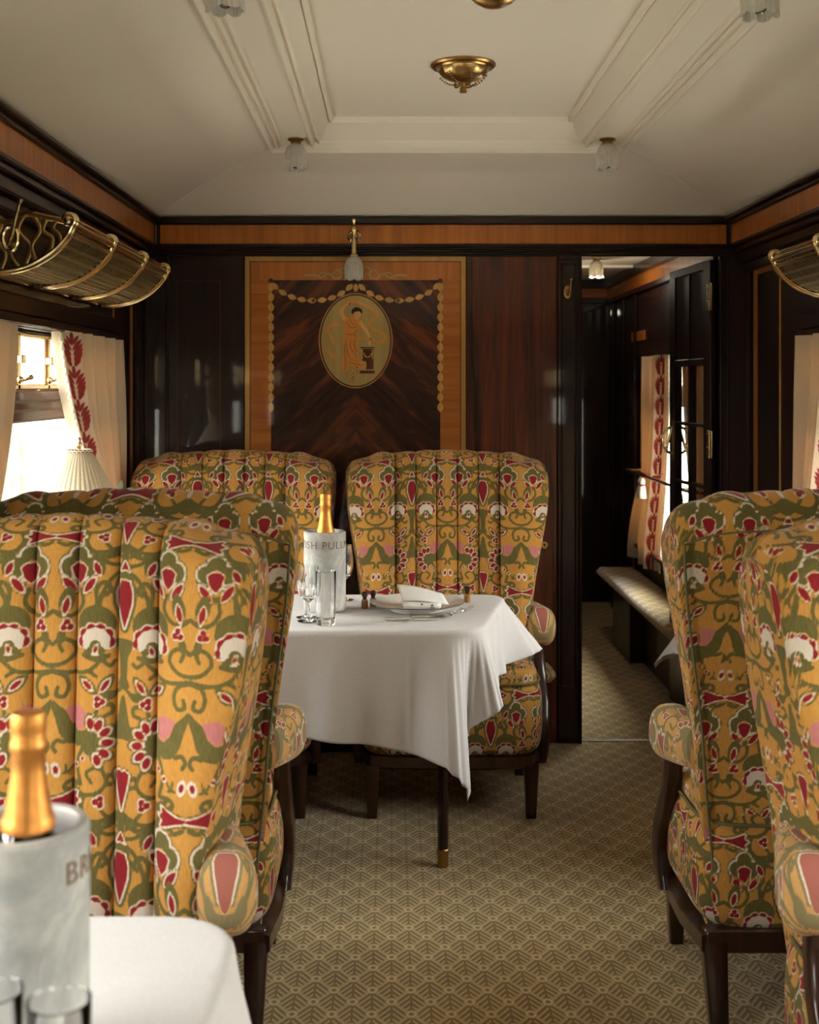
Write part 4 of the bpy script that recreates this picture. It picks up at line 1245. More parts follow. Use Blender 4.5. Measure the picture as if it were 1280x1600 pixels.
m.prism([q(*p) for p in [(690, 842), (832, 842), (832, 1098), (736, 1098), (744, 1050), (738, 1000), (690, 990)]], -0.0130, -0.0105)
m.prism([q(*p) for p in [(658, 1112), (846, 1112), (846, 1150), (658, 1150)]], -0.0130, -0.0105)
m.build('altar_inlay', M['inlay_dark'], med)
m = MB()
for pts in ([(692, 850), (688, 900), (692, 965)], [(704, 890), (730, 935), (760, 945), (790, 930), (812, 890)], [(818, 850), (820, 900), (816, 965)]):
    ribbon_faces(m, [q(*p) for p in pts], 12 * S8, -0.0135, 5)
m.build('altar_swag_inlay', M['inlay'], med)

# ------------------------------------------------------------------ light fittings
def tulip_profile(h, r):
    return [(r * 0.30, 0), (r * 0.55, -0.05 * h), (r * 0.82, -0.18 * h), (r * 0.97, -0.38 * h), (r * 1.0, -0.60 * h), (r * 0.96, -0.82 * h), (r * 1.02, -1.0 * h),
            (r * 0.95, -0.99 * h), (r * 0.89, -0.82 * h), (r * 0.93, -0.6 * h), (r * 0.90, -0.38 * h), (r * 0.74, -0.18 * h), (r * 0.3, -0.06 * h)]
def tulip(m, c, h, r):
    n = 48; prof = tulip_profile(h, r); vs = []
    for (rr, z) in prof:
        for k in range(n):
            a = 2 * PI * k / n; pet = abs(math.cos(3 * a)); rad = rr * (1 + 0.035 * math.cos(24 * a) + 0.05 * pet)
            zz = z + (0.10 * h * (1 - pet) ** 1.5 if z < -0.9 * h else 0)
            vs.append((c[0] + rad * math.cos(a), c[1] + rad * math.sin(a), c[2] + zz))
    f_ = []
    for i in range(len(prof) - 1):
        for k in range(n):
            l = (k + 1) % n; f_.append((i * n + k, i * n + l, (i + 1) * n + l, (i + 1) * n + k))
    return m.add(vs, f_)
def ceiling_tulip(loc, label, grp='tulip glass ceiling lights'):
    r = thing('ceiling_light', label, 'ceiling light', loc, 0, grp)
    m = MB(); m.lathe([(0.0, 0), (0.026, 0), (0.028, -0.004), (0.022, -0.008), (0.016, -0.010), (0.018, -0.016), (0.014, -0.022), (0.0, -0.022)], n=24); m.build('ceiling_rose', M['brass_old'], r)
    m = MB(); tulip(m, (0, 0, -0.016), 0.092, 0.036); m.build('glass_shade', M['frost'], r)
    m = MB(); m.ball((0, 0, -0.078), (0.017, 0.017, 0.024), 14); m.build('bulb', M['glass'], r)
    return r
LZ = LAMP_Z
tl_ = ceiling_tulip((-0.326, 4.13, LZ), 'frosted tulip ceiling light at the far left corner of the moulding')
dup(tl_, (0.733, 4.13, LZ), 0, 'frosted tulip ceiling light at the far right corner of the moulding', 'tulip glass ceiling lights')
dup(tl_, (-0.326, 2.385, LZ), 0, 'frosted tulip ceiling light cut off at the top left of the picture', 'tulip glass ceiling lights')
dup(tl_, (0.733, 2.42, LZ), 0, 'frosted tulip ceiling light cut off at the top right of the picture', 'tulip glass ceiling lights')
ct = ceiling_tulip((px(932, 6.5), 6.5, 2.09), 'frosted tulip ceiling light in the corridor beyond the door', None)
ld = bpy.data.lights.new('corridor_added_light', 'POINT'); ld.energy = 4.5; ld.color = (1.0, 0.86, 0.66); ld.shadow_soft_size = 0.02  # added point light, brightens the corridor floor and ceiling
lo = bpy.data.objects.new('corridor_added_light', ld); COL.objects.link(lo); lo.location = (px(932, 6.5), 6.5, 2.09 - 0.125)
# brass ceiling bowls
bw = thing('ceiling_bowl_light', 'embossed brass bowl light with tassel finial, farther of the two on the ceiling', 'ceiling light', (0.203, 3.45, ZTOP), 0, 'brass ceiling bowls')
m = MB(); m.lathe([(0, 0), (0.092, 0), (0.093, -0.004), (0.088, -0.009), (0.077, -0.010), (0.074, -0.014), (0.0, -0.014)], n=48); m.build('rim', M['brass_old'], bw)
m = MB(); m.lathe([(0.073, -0.012), (0.070, -0.022), (0.060, -0.034), (0.045, -0.042), (0.026, -0.047), (0.0, -0.049)], n=48, flute=lambda a, z: 0.012 * math.cos(12 * a)); m.build('bowl', M['brass_bowl'], bw)
m = MB(); m.lathe([(0.0, -0.05), (0.012, -0.054), (0.009, -0.060), (0.007, -0.064), (0.010, -0.068), (0.0105, -0.080), (0, -0.081)], n=20); m.build('tassel_finial', M['brass_old'], bw)
m = MB()
for k in range(6):
    a = 2 * PI * k / 6
    for j in range(9):
        t = j / 8; r_ = 0.066 * (1 - t) + 0.012 * t; a2 = a + 0.5 * (t - 0.5)
        m.ball((r_ * math.cos(a2), r_ * math.sin(a2), -0.036 - 0.022 * t - 0.010 * math.sin(PI * t)), 0.0034, 6)
m.build('beaded_chain', M['brass_old'], bw)
bz = (ZTOP - 2.150) / 0.164
b2 = thing('ceiling_bowl_light', 'pierced brass basket light cut off at the top of the picture', 'ceiling light', (0.203, 2.41, ZTOP), 0, 'brass ceiling bowls')
m = MB(); m.lathe([(0, 0), (0.092, 0), (0.093, -0.004), (0.086, -0.010), (0.0, -0.012)], n=48); m.lathe([(0.012, -0.005), (0.012, -0.10), (0, -0.10)], n=12); m.build('rim', M['brass_old'], b2)
m = MB()
for k in range(20):
    a = 2 * PI * k / 20
    m.tube([(r_ * math.cos(a), r_ * math.sin(a), z_) for r_, z_ in ((0.088, -0.010), (0.088, -0.05 * bz), (0.080, -0.09 * bz), (0.062, -0.125 * bz), (0.035, -0.150 * bz), (0.01, -0.158 * bz))], 0.0028, 6)
for r_, z_ in ((0.088, -0.04 * bz), (0.081, -0.085 * bz)): m.tube([(r_ * math.cos(2 * PI * k / 40), r_ * math.sin(2 * PI * k / 40), z_) for k in range(40)], 0.003, 6, closed=True)
m.build('pierced_basket', M['brass'], b2)
m = MB(); m.lathe([(0.044, -0.142 * bz), (0.040, -0.150 * bz), (0.022, -0.160 * bz), (0.0, -0.164 * bz)], n=32); m.build('bottom_cap', M['brass_old'], b2)
m = MB(); m.ball((0, 0, -0.085), (0.035, 0.035, 0.045), 16); m.build('bulb', M['frost'], b2)
# wall light above the panel
wlx = px(553, 4.70)
wlt = thing('wall_light', 'brass bracket wall light with tulip glass shade hanging over the marquetry panel', 'wall light', (wlx, YE - 0.012, pz(372, 4.72)))
m = MB()
m.lathe([(0, 0), (0.026, 0), (0.027, 0.004), (0.022, 0.008), (0.018, 0.006), (0.012, 0.012), (0, 0.013)], c=(0, 0, 0.012), n=28, mtx=Matrix.Rotation(PI / 2, 3, 'X'))
m.build('backplate', M['brass'], wlt)
m = MB()
m.tube([(0, -0.012, 0.012), (0, -0.04, 0.030), (0, -0.055, 0.018), (0, -0.058, -0.010)], 0.006, 10)
m.lathe([(0, 0.076), (0.006, 0.074), (0.009, 0.068), (0.006, 0.060), (0.004, 0.054), (0.010, 0.048), (0.006, 0.042), (0.012, 0.030), (0.008, 0.020), (0.0095, -0.02), (0.0125, -0.062), (0.020, -0.066), (0.021, -0.074), (0.014, -0.078), (0, -0.078)], c=(0, -0.058, 0), n=20)
m.build('arm', M['brass'], wlt)
m = MB(); tulip(m, (0, -0.058, -0.072), 0.092, 0.034); m.build('glass_shade', M['frost'], wlt)

# ------------------------------------------------------------------ luggage racks
def rack(sgn, wallx, ys, label, scroll_at):
    root = thing('luggage_rack', label, 'luggage rack', (wallx, ys[0], 1.775), 0, 'brass luggage racks')
    s = -sgn
    arc = bez([(0.0, -0.095), (0.07, -0.100), (0.14, -0.086), (0.195, -0.055), (0.232, -0.018), (0.245, 0.006)], 6)
    tail = bez([(0.245, 0.006), (0.252, 0.020), (0.246, 0.034), (0.230, 0.036), (0.222, 0.024)], 5)
    for y in ys:
        yy = y - ys[0]
        m = MB()
        full = arc + tail[1:]
        m.tube([(s * a, yy, b) for a, b in full], 0.0085, 10, squash=1.0)
        for d_ in (-0.008, 0.008): m.tube([(s * (a - 0.002), yy + d_, b + 0.002) for a, b in full[:-6]], 0.0045, 8)
        m.ball((s * 0.232, yy, 0.022), 0.013, 10)
        m.build('bracket', M['brass'], root)
    L = ys[-1] - ys[0]
    for k, (a, b, r) in enumerate(((0.244, 0.012, 0.0085), (0.236, 0.030, 0.006), (0.238, -0.006, 0.005))):
        m = MB(); m.tube([(s * a, 0, b), (s * a, L, b)], r, 10); m.build('rail', M['brass'], root)
    m = MB(); m.tube([(s * 0.01, 0, -0.095), (s * 0.01, L, -0.095)], 0.006, 8); m.build('rail', M['brass'], root)
    m = MB(); A = [(a, b + 0.006) for a, b in arc]
    cum = [0]
    for a, b in zip(A[:-1], A[1:]): cum.append(cum[-1] + math.hypot(b[0] - a[0], b[1] - a[1]))
    def at(t): return (float(np.interp(t * cum[-1], cum, [p[0] for p in A])), float(np.interp(t * cum[-1], cum, [p[1] for p in A])))
    for k in range(9):
        for dt in (-0.008, 0.008):
            a, b = at((k + 0.6) / 9.4 + dt); m.tube([(s * a, 0.0, b), (s * a, L, b)], 0.0013, 4, cap=False)
    nn = int(L / 0.0165)
    for k in range(nn):
        y = (k + 0.5) * L / nn; pts = []
        for j in range(34):
            a, b = at(j / 33 * 0.96); pts.append((s * a, y + 0.0036 * (1 if j % 2 else -1), b + 0.0012 * (1 if j % 2 else -1)))
        m.tube(pts, 0.0012, 4, cap=False)
    m.build('wire_mesh', M['rackmesh'], root, angle=180)
    if scroll_at is not None:
        y = scroll_at; m = MB()
        m.tube([(s * a, y, b) for a, b in bez([(0.0, 0.035), (0.05, 0.038), (0.085, 0.020), (0.13, 0.040), (0.19, 0.030), (0.225, 0.022)], 6)], 0.0075, 10)
        for pts in ([(0.015, 0.035), (0.03, 0.0), (0.015, -0.05), (0.03, -0.095)], [(0.045, 0.035), (0.032, 0.0), (0.048, -0.045), (0.040, -0.095)],
                    [(0.075, 0.025), (0.062, -0.02), (0.082, -0.06), (0.066, -0.098)], [(0.078, 0.022), (0.110, -0.01), (0.094, -0.055), (0.112, -0.092)],
                    [(0.125, 0.038), (0.112, 0.0), (0.142, -0.04), (0.126, -0.088)], [(0.150, 0.036), (0.165, 0.0), (0.145, -0.035), (0.155, -0.078)],
                    [(0.180, 0.030), (0.172, 0.0), (0.195, -0.02), (0.186, -0.058)], [(0.205, 0.028), (0.196, 0.005), (0.212, -0.012), (0.212, -0.038)]):
            m.tube([(s * a, y, b) for a, b in bez(pts, 5)], [0.0085, 0.007, 0.006, 0.0055, 0.005, 0.005, 0.005, 0.005, 0.005, 0.005, 0.005, 0.005, 0.0055, 0.006, 0.007, 0.0085], 10, squash=0.6)
        m.build('scroll_end', M['brass_old'], root)
        m = MB(); m.tube([(s * 0.095, y - 0.004, -0.03), (s * 0.095, y - 0.02, -0.035), (s * 0.108, y - 0.03, -0.01), (s * 0.118, y - 0.035, 0.03), (s * 0.125, y - 0.030, 0.062)], [0.006, 0.006, 0.005, 0.0045, 0.004], 8)
        m.ball((s * 0.127, y - 0.030, 0.066), 0.007, 8)
        m.tube([(s * (0.095 + 0.018 * math.cos(2 * PI * k / 16)), y - 0.005, -0.02 + 0.030 * math.sin(2 * PI * k / 16)) for k in range(16)], 0.005, 8, closed=True)
        m.build('coat_hook', M['brass'], root)
    return root
rack(-1, XL, [2.923, 3.343, 3.76, 4.126], 'curved brass luggage rack with wire mesh and scrolled end on the left wall', 0.0)
rack(1, XR, [2.54, 2.935, 3.325, 3.717], 'curved brass luggage rack with wire mesh cut off at the right edge', None)

# ------------------------------------------------------------------ tables and cloths
def round_poly(pts, r, n=10):
    out = []; k = len(pts)
    for i in range(k):
        a, b, c = np.array(pts[i - 1], float), np.array(pts[i], float), np.array(pts[(i + 1) % k], float)
        rr = r[i]
        if rr <= 0: out.append(tuple(b)); continue
        u = (a - b) / np.linalg.norm(a - b); v = (c - b) / np.linalg.norm(c - b)
        for j in range(n + 1):
            t = j / n; p0 = b + u * rr; p2 = b + v * rr
            p = (1 - t) ** 2 * p0 + 2 * t * (1 - t) * (b * 0.85 + (p0 + p2) * 0.075) + t * t * p2
            out.append(tuple(p))
    return out
def drape(poly, quad, z, corners, creases=(), nx=230, ny=170, waves=0.010, seed=1, tug=(0, 0)):
    """quad: flat cloth corners (x0y0, x1y0, x1y1, x0y1). corners: list of (cx, cy, flare, fold amplitude, lobes)"""
    A, B = np.meshgrid(np.linspace(0, 1, nx), np.linspace(0, 1, ny))
    q = [np.array(p, float) for p in quad]
    FX = (1 - A) * (1 - B) * q[0][0] + A * (1 - B) * q[1][0] + A * B * q[2][0] + (1 - A) * B * q[3][0]
    FY = (1 - A) * (1 - B) * q[0][1] + A * (1 - B) * q[1][1] + A * B * q[2][1] + (1 - A) * B * q[3][1]
    tg = (A * (1 - B)) ** 3.5; FX = FX + tug[0] * tg; FY = FY + tug[1] * tg
    D = np.full(FX.shape, 9.0); NX = FX.copy(); NY = FY.copy(); ins = np.zeros(FX.shape, bool); n = len(poly)
    for i in range(n):
        ax, ay = poly[i]; bx, by = poly[(i + 1) % n]; dx, dy = bx - ax, by - ay; L = dx * dx + dy * dy + 1e-12
        t = np.clip(((FX - ax) * dx + (FY - ay) * dy) / L, 0, 1); nx_, ny_ = ax + t * dx, ay + t * dy
        d = np.hypot(FX - nx_, FY - ny_); m = d < D; D = np.where(m, d, D); NX = np.where(m, nx_, NX); NY = np.where(m, ny_, NY)
        ins ^= ((ay > FY) != (by > FY)) & (FX < dx * (FY - ay) / (dy + 1e-12) + ax)
    T = np.where(ins, 0, D); OX = np.where(T > 1e-6, (FX - NX) / (D + 1e-9), 0); OY = np.where(T > 1e-6, (FY - NY) / (D + 1e-9), 0)
    r = 0.012; th = np.clip(T / r, 0, PI / 2)
    out = r * np.sin(th); drop = r * (1 - np.cos(th)); rest = np.maximum(T - r * PI / 2, 0)
    flare = np.full(T.shape, 0.05); fold = np.zeros(T.shape); side = np.zeros(T.shape)
    for (cx, cy, fl, amp, lobes, ph, rad) in corners:
        dd = np.hypot(NX - cx, NY - cy); w = sm(1 - dd / rad)
        ang = np.arctan2(OY, OX)
        flare = flare + (fl - 0.05) * w
        fold = fold + w * amp * np.cos(lobes * ang + ph)
    s = NX * 1.0 + NY * 1.7
    wav = waves * (np.sin(s * 23 + seed) + 0.6 * np.sin(s * 41 + 2 * seed)) * np.clip(rest / 0.25, 0, 1)
    out = out + rest * np.sin(flare) + rest * fold + wav
    drop = drop + rest * np.cos(flare) * np.sqrt(np.maximum(1 - np.minimum(np.abs(fold), 0.8) ** 2, 0.2))
    PXs = NX + OX * out; PYs = NY + OY * out
    PXs = np.where(ins, FX, PXs); PYs = np.where(ins, FY, PYs)
    PZ = z - drop
    for (c, v) in creases:
        dist = (FX if c == 'x' else FY) - v
        ridge = 0.0035 * np.exp(-np.abs(dist) / 0.007)
        PZ = PZ + np.where(ins, ridge * 1.0, 0); PXs = PXs + OX * ridge; PYs = PYs + OY * ridge
    rng = np.random.RandomState(seed)
    for _ in range(14):
        kx, ky, p_ = rng.uniform(-18, 18), rng.uniform(-18, 18), rng.uniform(0, 6)
        PZ = PZ + np.where(ins, 0.00025 * np.sin(kx * FX + ky * FY + p_), 0)
    return grid_mesh('cloth', np.stack([PXs, PYs, PZ], -1))
def cloth(name, label, me, grp):
    o = link(name, me, M['linen'])
    sd = o.modifiers.new('thickness', 'SOLIDIFY'); sd.thickness = 0.0012; sd.offset = 1
    # hem
    return props(o, label, 'tablecloth', grp)
TG = 'dining tables under white cloths'; CG = 'white tablecloths'
def table(label, poly, legs, z=0.736, grp=TG):
    cxm = sum(p[0] for p in poly) / len(poly); cym = sum(p[1] for p in poly) / len(poly)
    r = thing('dining_table', label, 'table', (cxm, cym, 0), 0, grp)
    m = MB(); m.prism([(a - cxm, b - cym) for a, b in poly], z - 0.028, z, axes='XY'); m.build('table_top', M['mahogany_x'], r)
    for (lx, ly) in legs:
        x, y = lx - cxm, ly - cym
        m = MB(); m.lathe([(0, 0.05), (0.0155, 0.05), (0.016, 0.10), (0.0165, 0.165), (0.019, 0.168), (0.0195, 0.19), (0.017, 0.20), (0.0135, 0.23), (0.0165, 0.44), (0.020, z - 0.03), (0, z - 0.03)], c=(x, y, 0), n=8)
        lg = m.build('leg', M['mahogany'], r, angle=40)
        m = MB(); m.lathe([(0, 0), (0.0150, 0), (0.017, 0.004), (0.0160, 0.010), (0.0165, 0.036), (0.019, 0.040), (0.019, 0.050), (0.016, 0.053), (0, 0.053)], c=(x, y, 0), n=24)
        m.build('brass_ferrule', M['brass_old'], lg)
    m = MB(); m.box(min(p[0] for p in poly) - cxm, min(p[0] for p in poly) - cxm + 0.02, -0.2, 0.2, z - 0.09, z - 0.028, 0.003); m.build('wall_batten', M['mahogany_x'], r)
    return r
TT = 0.736
polyA = round_poly([(-0.995, 3.30), (0.235, 3.30), (0.355, 3.865), (-0.995, 3.865)], [0, 0.09, 0.07, 0])
table('dining table on one brass-tipped leg before the two far armchairs', polyA, [(0.15, 3.55)])
meA = drape(polyA, [(-0.99, 3.025), (0.44, 3.02), (0.565, 4.03), (-0.99, 4.10)], TT + 0.0015,
            [(0.20, 3.33, 0.15, 0.17, 6.0, 2.6, 0.17), (0.34, 3.84, 0.62, 0.10, 5.0, 0.4, 0.12)], creases=[('x', 0.05), ('y', 3.60)], seed=2, tug=(-0.11, -0.14))
cloth('tablecloth', 'white cloth with corner hanging low over the far table between armchairs', meA, CG)
polyB = round_poly([(0.975, 3.865), (1.045, 3.30), (1.30, 3.30), (1.30, 3.865)], [0.07, 0.09, 0, 0])
table('dining table half hidden behind the right armchair turned away', polyB, [(1.13, 3.55)])
meB = drape(polyB, [(0.86, 3.03), (1.295, 3.03), (1.295, 4.10), (0.76, 4.03)], TT + 0.0015,
            [(1.05, 3.33, 0.14, 0.20, 6.0, 3.4, 0.17), (0.98, 3.84, 0.55, 0.10, 5.0, 0.4, 0.12)], creases=[('y', 3.6)], nx=130, seed=5)
cloth('tablecloth', 'white cloth corner hanging in the aisle by the right armchair turned away', meB, CG)
polyC = round_poly([(-0.995, 0.93), (-0.205, 0.93), (-0.195, 1.515), (-0.995, 1.515)], [0, 0.08, 0.085, 0])
table('foreground dining table at lower left, holding the nearer marble cooler', polyC, [(-0.33, 1.22)])
meC = drape(polyC, [(-0.99, 0.68), (0.04, 0.66), (0.05, 1.77), (-0.99, 1.77)], TT + 0.0015,
            [(-0.23, 1.48, 0.22, 0.16, 6.0, 0.6, 0.16), (-0.23, 0.96, 0.18, 0.16, 6.0, 3.0, 0.16)], creases=[('x', -0.42), ('y', 1.36)], nx=190, seed=9)
cloth('tablecloth', 'white cloth of the blurred foreground table at lower left', meC, CG)
ZT = TT + 0.004

# ------------------------------------------------------------------ champagne and coolers
def text_mesh(body, size, radius, z, ang0, name, mat, parent):
    cu = bpy.data.curves.new(name, 'FONT'); cu.body = body; cu.size = size; cu.extrude = 0.0004; cu.space_character = 1.12; cu.resolution_u = 3
    cu.offset = -0.0002
    to = bpy.data.objects.new('tmp', cu); COL.objects.link(to)
    me = bpy.data.meshes.new_from_object(to.evaluated_get(bpy.context.evaluated_depsgraph_get()))
    bpy.data.objects.remove(to); bpy.data.curves.remove(cu)
    xs = [v.co.x for v in me.vertices]; xm = 0
    for v in me.vertices:
        a = (v.co.x - xm) / radius + ang0 - PI / 2
        r = radius + 0.0006 + v.co.z
        zz = z + v.co.y
        v.co = (r * math.cos(a), r * math.sin(a), zz)
    me.update()
    return link(name, me, mat, parent, smooth=False)
def cooler(loc, ang, label):
    r = thing('marble_wine_cooler', label, 'wine cooler', loc, 0, 'marble wine coolers')
    m = MB(); R = 0.0625
    m.lathe([(0, 0), (R - 0.003, 0), (R, 0.004), (R, 0.229), (R - 0.003, 0.233), (R - 0.010, 0.233), (R - 0.012, 0.229), (R - 0.012, 0.014), (0, 0.014)], n=72)
    m.build('cylinder_body', M['marble'], r)
    text_mesh('BRITISH PULLMAN', 0.0315, R, 0.186, ang, 'lettering', M['letter'], r)
    return r
def bottle(loc, label, tilt=(0, 0)):
    r = thing('champagne_bottle', label, 'bottle', loc, 0, 'champagne bottles')
    r.rotation_euler = (tilt[0], tilt[1], 0)
    m = MB(); m.lathe([(0, 0.010), (0.030, 0), (0.040, 0.002), (0.043, 0.010), (0.043, 0.150), (0.041, 0.170), (0.034, 0.195), (0.026, 0.211), (0.021, 0.218), (0.014, 0.230), (0.011, 0.30), (0, 0.30)], n=40); m.build('glass_body', M['bottle'], r)
    m = MB(); m.lathe([(0.0245, 0.213), (0.0255, 0.214), (0.0235, 0.226), (0.0195, 0.248), (0.0165, 0.27), (0.0158, 0.287), (0.0178, 0.291), (0.0176, 0.298), (0.0162, 0.301), (0.0172, 0.312), (0.0172, 0.322), (0.0155, 0.327), (0, 0.329)], n=40,
                  flute=lambda a, z: 0.012 * math.cos(14 * a + z * 60) * (1 if z > 0.262 else 0.3)); m.build('foil', M['foil'], r)
    m = MB(); m.lathe([(0.0262, 0.215), (0.0258, 0.222), (0.0242, 0.227), (0.0238, 0.226), (0.0245, 0.216)], n=40); m.build('foil_band', M['foil'], r)
    return r
# far pair
cxf, cyf = px(507.5, 3.60), 3.60
cooler((cxf, cyf, ZT), -1.50 - 0.72, 'pale marble wine cooler on the far table, lettering facing us')
bottle((cxf + 0.002, cyf + 0.004, ZT + 0.0145), 'champagne bottle with orange foil in the far marble cooler')
cxn, cyn = px(38, 1.19), 1.19
cooler((cxn, cyn, ZT), 0.92, 'blurred marble wine cooler in the left foreground')
bottle((cxn + 0.004, cyn, ZT + 0.0145), 'blurred orange-foiled champagne bottle in the foreground cooler', (0, 0.0))

# ------------------------------------------------------------------ glasses
def tumbler(loc, label, rad=0.029, h=0.148):
    r = thing('highball_glass', label, 'glass', loc, 0, 'highball glasses')
    m = MB()
    m.lathe([(0, 0), (rad * 0.86, 0), (rad * 0.9, 0.003), (rad, h), (rad - 0.0015, h + 0.0006), (rad - 0.0024, h - 0.001), (rad * 0.88 - 0.002, 0.022), (rad * 0.6, 0.016), (0, 0.015)], n=48,
            flute=lambda a, z: (0.018 * abs(math.sin(12 * a)) if 0.006 < z < h * 0.75 else 0))
    m.build('fluted_body', M['glass'], r); return r
def goblet(loc, label, rb=0.032, h=0.155):
    r = thing('wine_glass', label, 'glass', loc, 0, 'stemmed wine glasses')
    m = MB(); s = h / 0.155
    m.lathe([(0, 0), (0.030, 0), (0.031, 0.002), (0.012, 0.006), (0.005, 0.012), (0.0045, 0.05 * s), (0.009, 0.058 * s), (rb * 0.75, 0.070 * s), (rb, 0.092 * s), (rb * 0.97, 0.12 * s), (rb * 0.86, h), (rb * 0.86 - 0.0015, h),
             (rb * 0.95 - 0.001, 0.12 * s), (rb - 0.003, 0.094 * s), (rb * 0.7, 0.075 * s), (0, 0.066 * s)], n=40, flute=lambda a, z: 0.02 * abs(math.sin(8 * a)) if 0.06 * s < z < 0.14 * s else 0)
    m.build('bowl_and_stem', M['glass'], r); return r
tumbler((px(509, 3.375), 3.375, ZT), 'tall clear fluted glass before the far marble cooler')
goblet((px(482, 3.42), 3.42, ZT), 'clear stemmed glass partly hidden by the left armchair')
goblet((px(537, 3.76), 3.76, ZT), 'clear stemmed glass peeking out behind the far cooler', 0.030, 0.170)
goblet((px(497, 3.50) - 0.03, 3.475, ZT), 'clear stemmed glass left of the tall glass, against the cooler', 0.030, 0.150)
tumbler((px(92, 1.015), 1.015, ZT), 'blurred clear glass at bottom left before the foreground cooler', 0.027, 0.148)
tumbler((px(-14, 1.03), 1.03, ZT), 'blurred clear glass just entering the bottom left corner', 0.027, 0.148)

# ------------------------------------------------------------------ place setting
pcx, pcy = px(652, 3.60), 3.60
pl = thing('dinner_plate', 'white dinner plate with thin dark rim, resting slightly raised', 'plate', (pcx, pcy, ZT))
m = MB(); m.lathe([(0, 0.004), (0.072, 0.004), (0.074, 0.0), (0.080, 0.0), (0.082, 0.005), (0.112, 0.015), (0.138, 0.0225), (0.1395, 0.024), (0.138, 0.0255), (0.112, 0.019), (0.086, 0.0105), (0.078, 0.008), (0, 0.008)], n=72); m.build('plate_body', M['porcelain'], pl)
m = MB(); m.tube([(0.139 * math.cos(2 * PI * k / 90), 0.139 * math.sin(2 * PI * k / 90), 0.0245) for k in range(90)], 0.0012, 6, closed=True); m.build('rim_line', M['plate_rim'], pl)
# folded napkin: envelope with the flap standing up to one side
nk = thing('napkin', 'white napkin folded into a packet with a raised flap on the plate', 'napkin', (pcx + 0.012, pcy - 0.005, ZT + 0.0105), 0)
def sheet(pts_a, pts_b, t=0.0022, n=16, sag=0.0):
    P = []
    for j in range(8):
        row = []
        for i in range(n):
            a = np.array(bez(pts_a, 5)); b = np.array(bez(pts_b, 5)); u = i / (n - 1) * (len(a) - 1); k = min(int(u), len(a) - 2); fr_ = u - k
            A_ = a[k] * (1 - fr_) + a[k + 1] * fr_; B_ = b[k] * (1 - fr_) + b[k + 1] * fr_; row.append(A_ + (B_ - A_) * j / 7)
        P.append(row)
    return grid_mesh('sheet', np.array(P))
def nap(name, a, b, parent=nk):
    o = link(name, sheet(a, b), M['napkin'], parent); sd = o.modifiers.new('thickness', 'SOLIDIFY'); sd.thickness = 0.0022; sd.offset = 0; return o
for k in range(3):
    z = 0.003 + k * 0.006
    nap('folded_layer', [(-0.05 + k * 0.003, -0.045, z), (0.0, -0.05, z + 0.002), (0.055, -0.045, z)], [(-0.06, 0.04, z + 0.004), (0.0, 0.045, z + 0.006), (0.065, 0.04, z + 0.002)])
nap('rolled_edge', [(-0.052, -0.047, 0.002), (-0.052, -0.054, 0.012), (-0.052, -0.045, 0.022)], [(0.052, -0.047, 0.0), (0.054, -0.054, 0.008), (0.056, -0.045, 0.016)])
nap('raised_flap', [(-0.055, -0.040, 0.023), (0.0, -0.046, 0.024), (0.080, -0.03, 0.010)], [(-0.072, 0.015, 0.062), (-0.01, 0.018, 0.054), (0.062, 0.02, 0.034)])
m = MB()
for k, (cx_, cz_, r_) in enumerate(((0.030, 0.010, 0.004), (0.034, 0.005, 0.003), (0.027, 0.005, 0.0025), (0.0, 0.014, 0.003))):
    m.ball((cx_, -0.054, cz_ + 0.001), (r_, 0.0008, r_), 8)
m.build('embroidered_crest', M['crest'], nk)
def cutlery(name, label, x0, y0, x1, y1, z=ZT, kind='knife', grp='silver cutlery'):
    L = math.hypot(x1 - x0, y1 - y0); a = math.atan2(y1 - y0, x1 - x0)
    r = thing(name, label, name.replace('_', ' '), (x0, y0, z), a, grp)
    m = MB(); m.box(0, L * 0.46, -0.007, 0.007, 0.0, 0.009, 0.003); m.build('handle', M['silver'], r)
    m = MB()
    if kind == 'knife':
        m.prism([(L * 0.45, -0.006), (L * 0.9, -0.008), (L, 0.0), (L * 0.95, 0.007), (L * 0.45, 0.005)], 0.003, 0.0055, axes='XY'); nm = 'blade'
    elif kind == 'spoon':
        m.tube([(L * 0.45, 0, 0.005), (L * 0.62, 0, 0.006), (L * 0.74, 0, 0.005)], [0.004, 0.003, 0.003], 8)
        m.ball((L * 0.87, 0, 0.007), (L * 0.14, 0.017, 0.006), 16); nm = 'bowl'
    else:
        m.tube([(L * 0.45, 0, 0.005), (L * 0.62, 0, 0.005), (L * 0.74, 0, 0.006)], [0.004, 0.003, 0.004], 8)
        m.box(L * 0.72, L * 0.80, -0.011, 0.011, 0.004, 0.007, 0.001)
        for k in range(4): m.tube([(L * 0.78, -0.009 + 0.006 * k, 0.0055), (L * 0.9, -0.009 + 0.006 * k, 0.010), (L, -0.009 + 0.006 * k, 0.017)], 0.0014, 6)
        nm = 'tines'
    m.build(nm, M['silver'], r); return r
cutlery('table_knife', 'silver knife lying in front of the dinner plate, its flat handle to the left', px(601, 3.43), 3.43, px(690, 3.44), 3.445, kind='knife')
cutlery('table_spoon', 'silver spoon in front of the plate, bowl towards the aisle', px(640, 3.46), 3.455, px(707, 3.48), 3.485, kind='spoon')
cutlery('table_fork', 'silver fork at the right of the plate, tines outward', px(672, 3.50), 3.475, px(722, 3.55), 3.53, kind='fork')
cutlery('table_fork', 'silver fork farthest right beside the plate, tines outward', px(684, 3.52), 3.495, px(736, 3.60), 3.565, kind='fork')
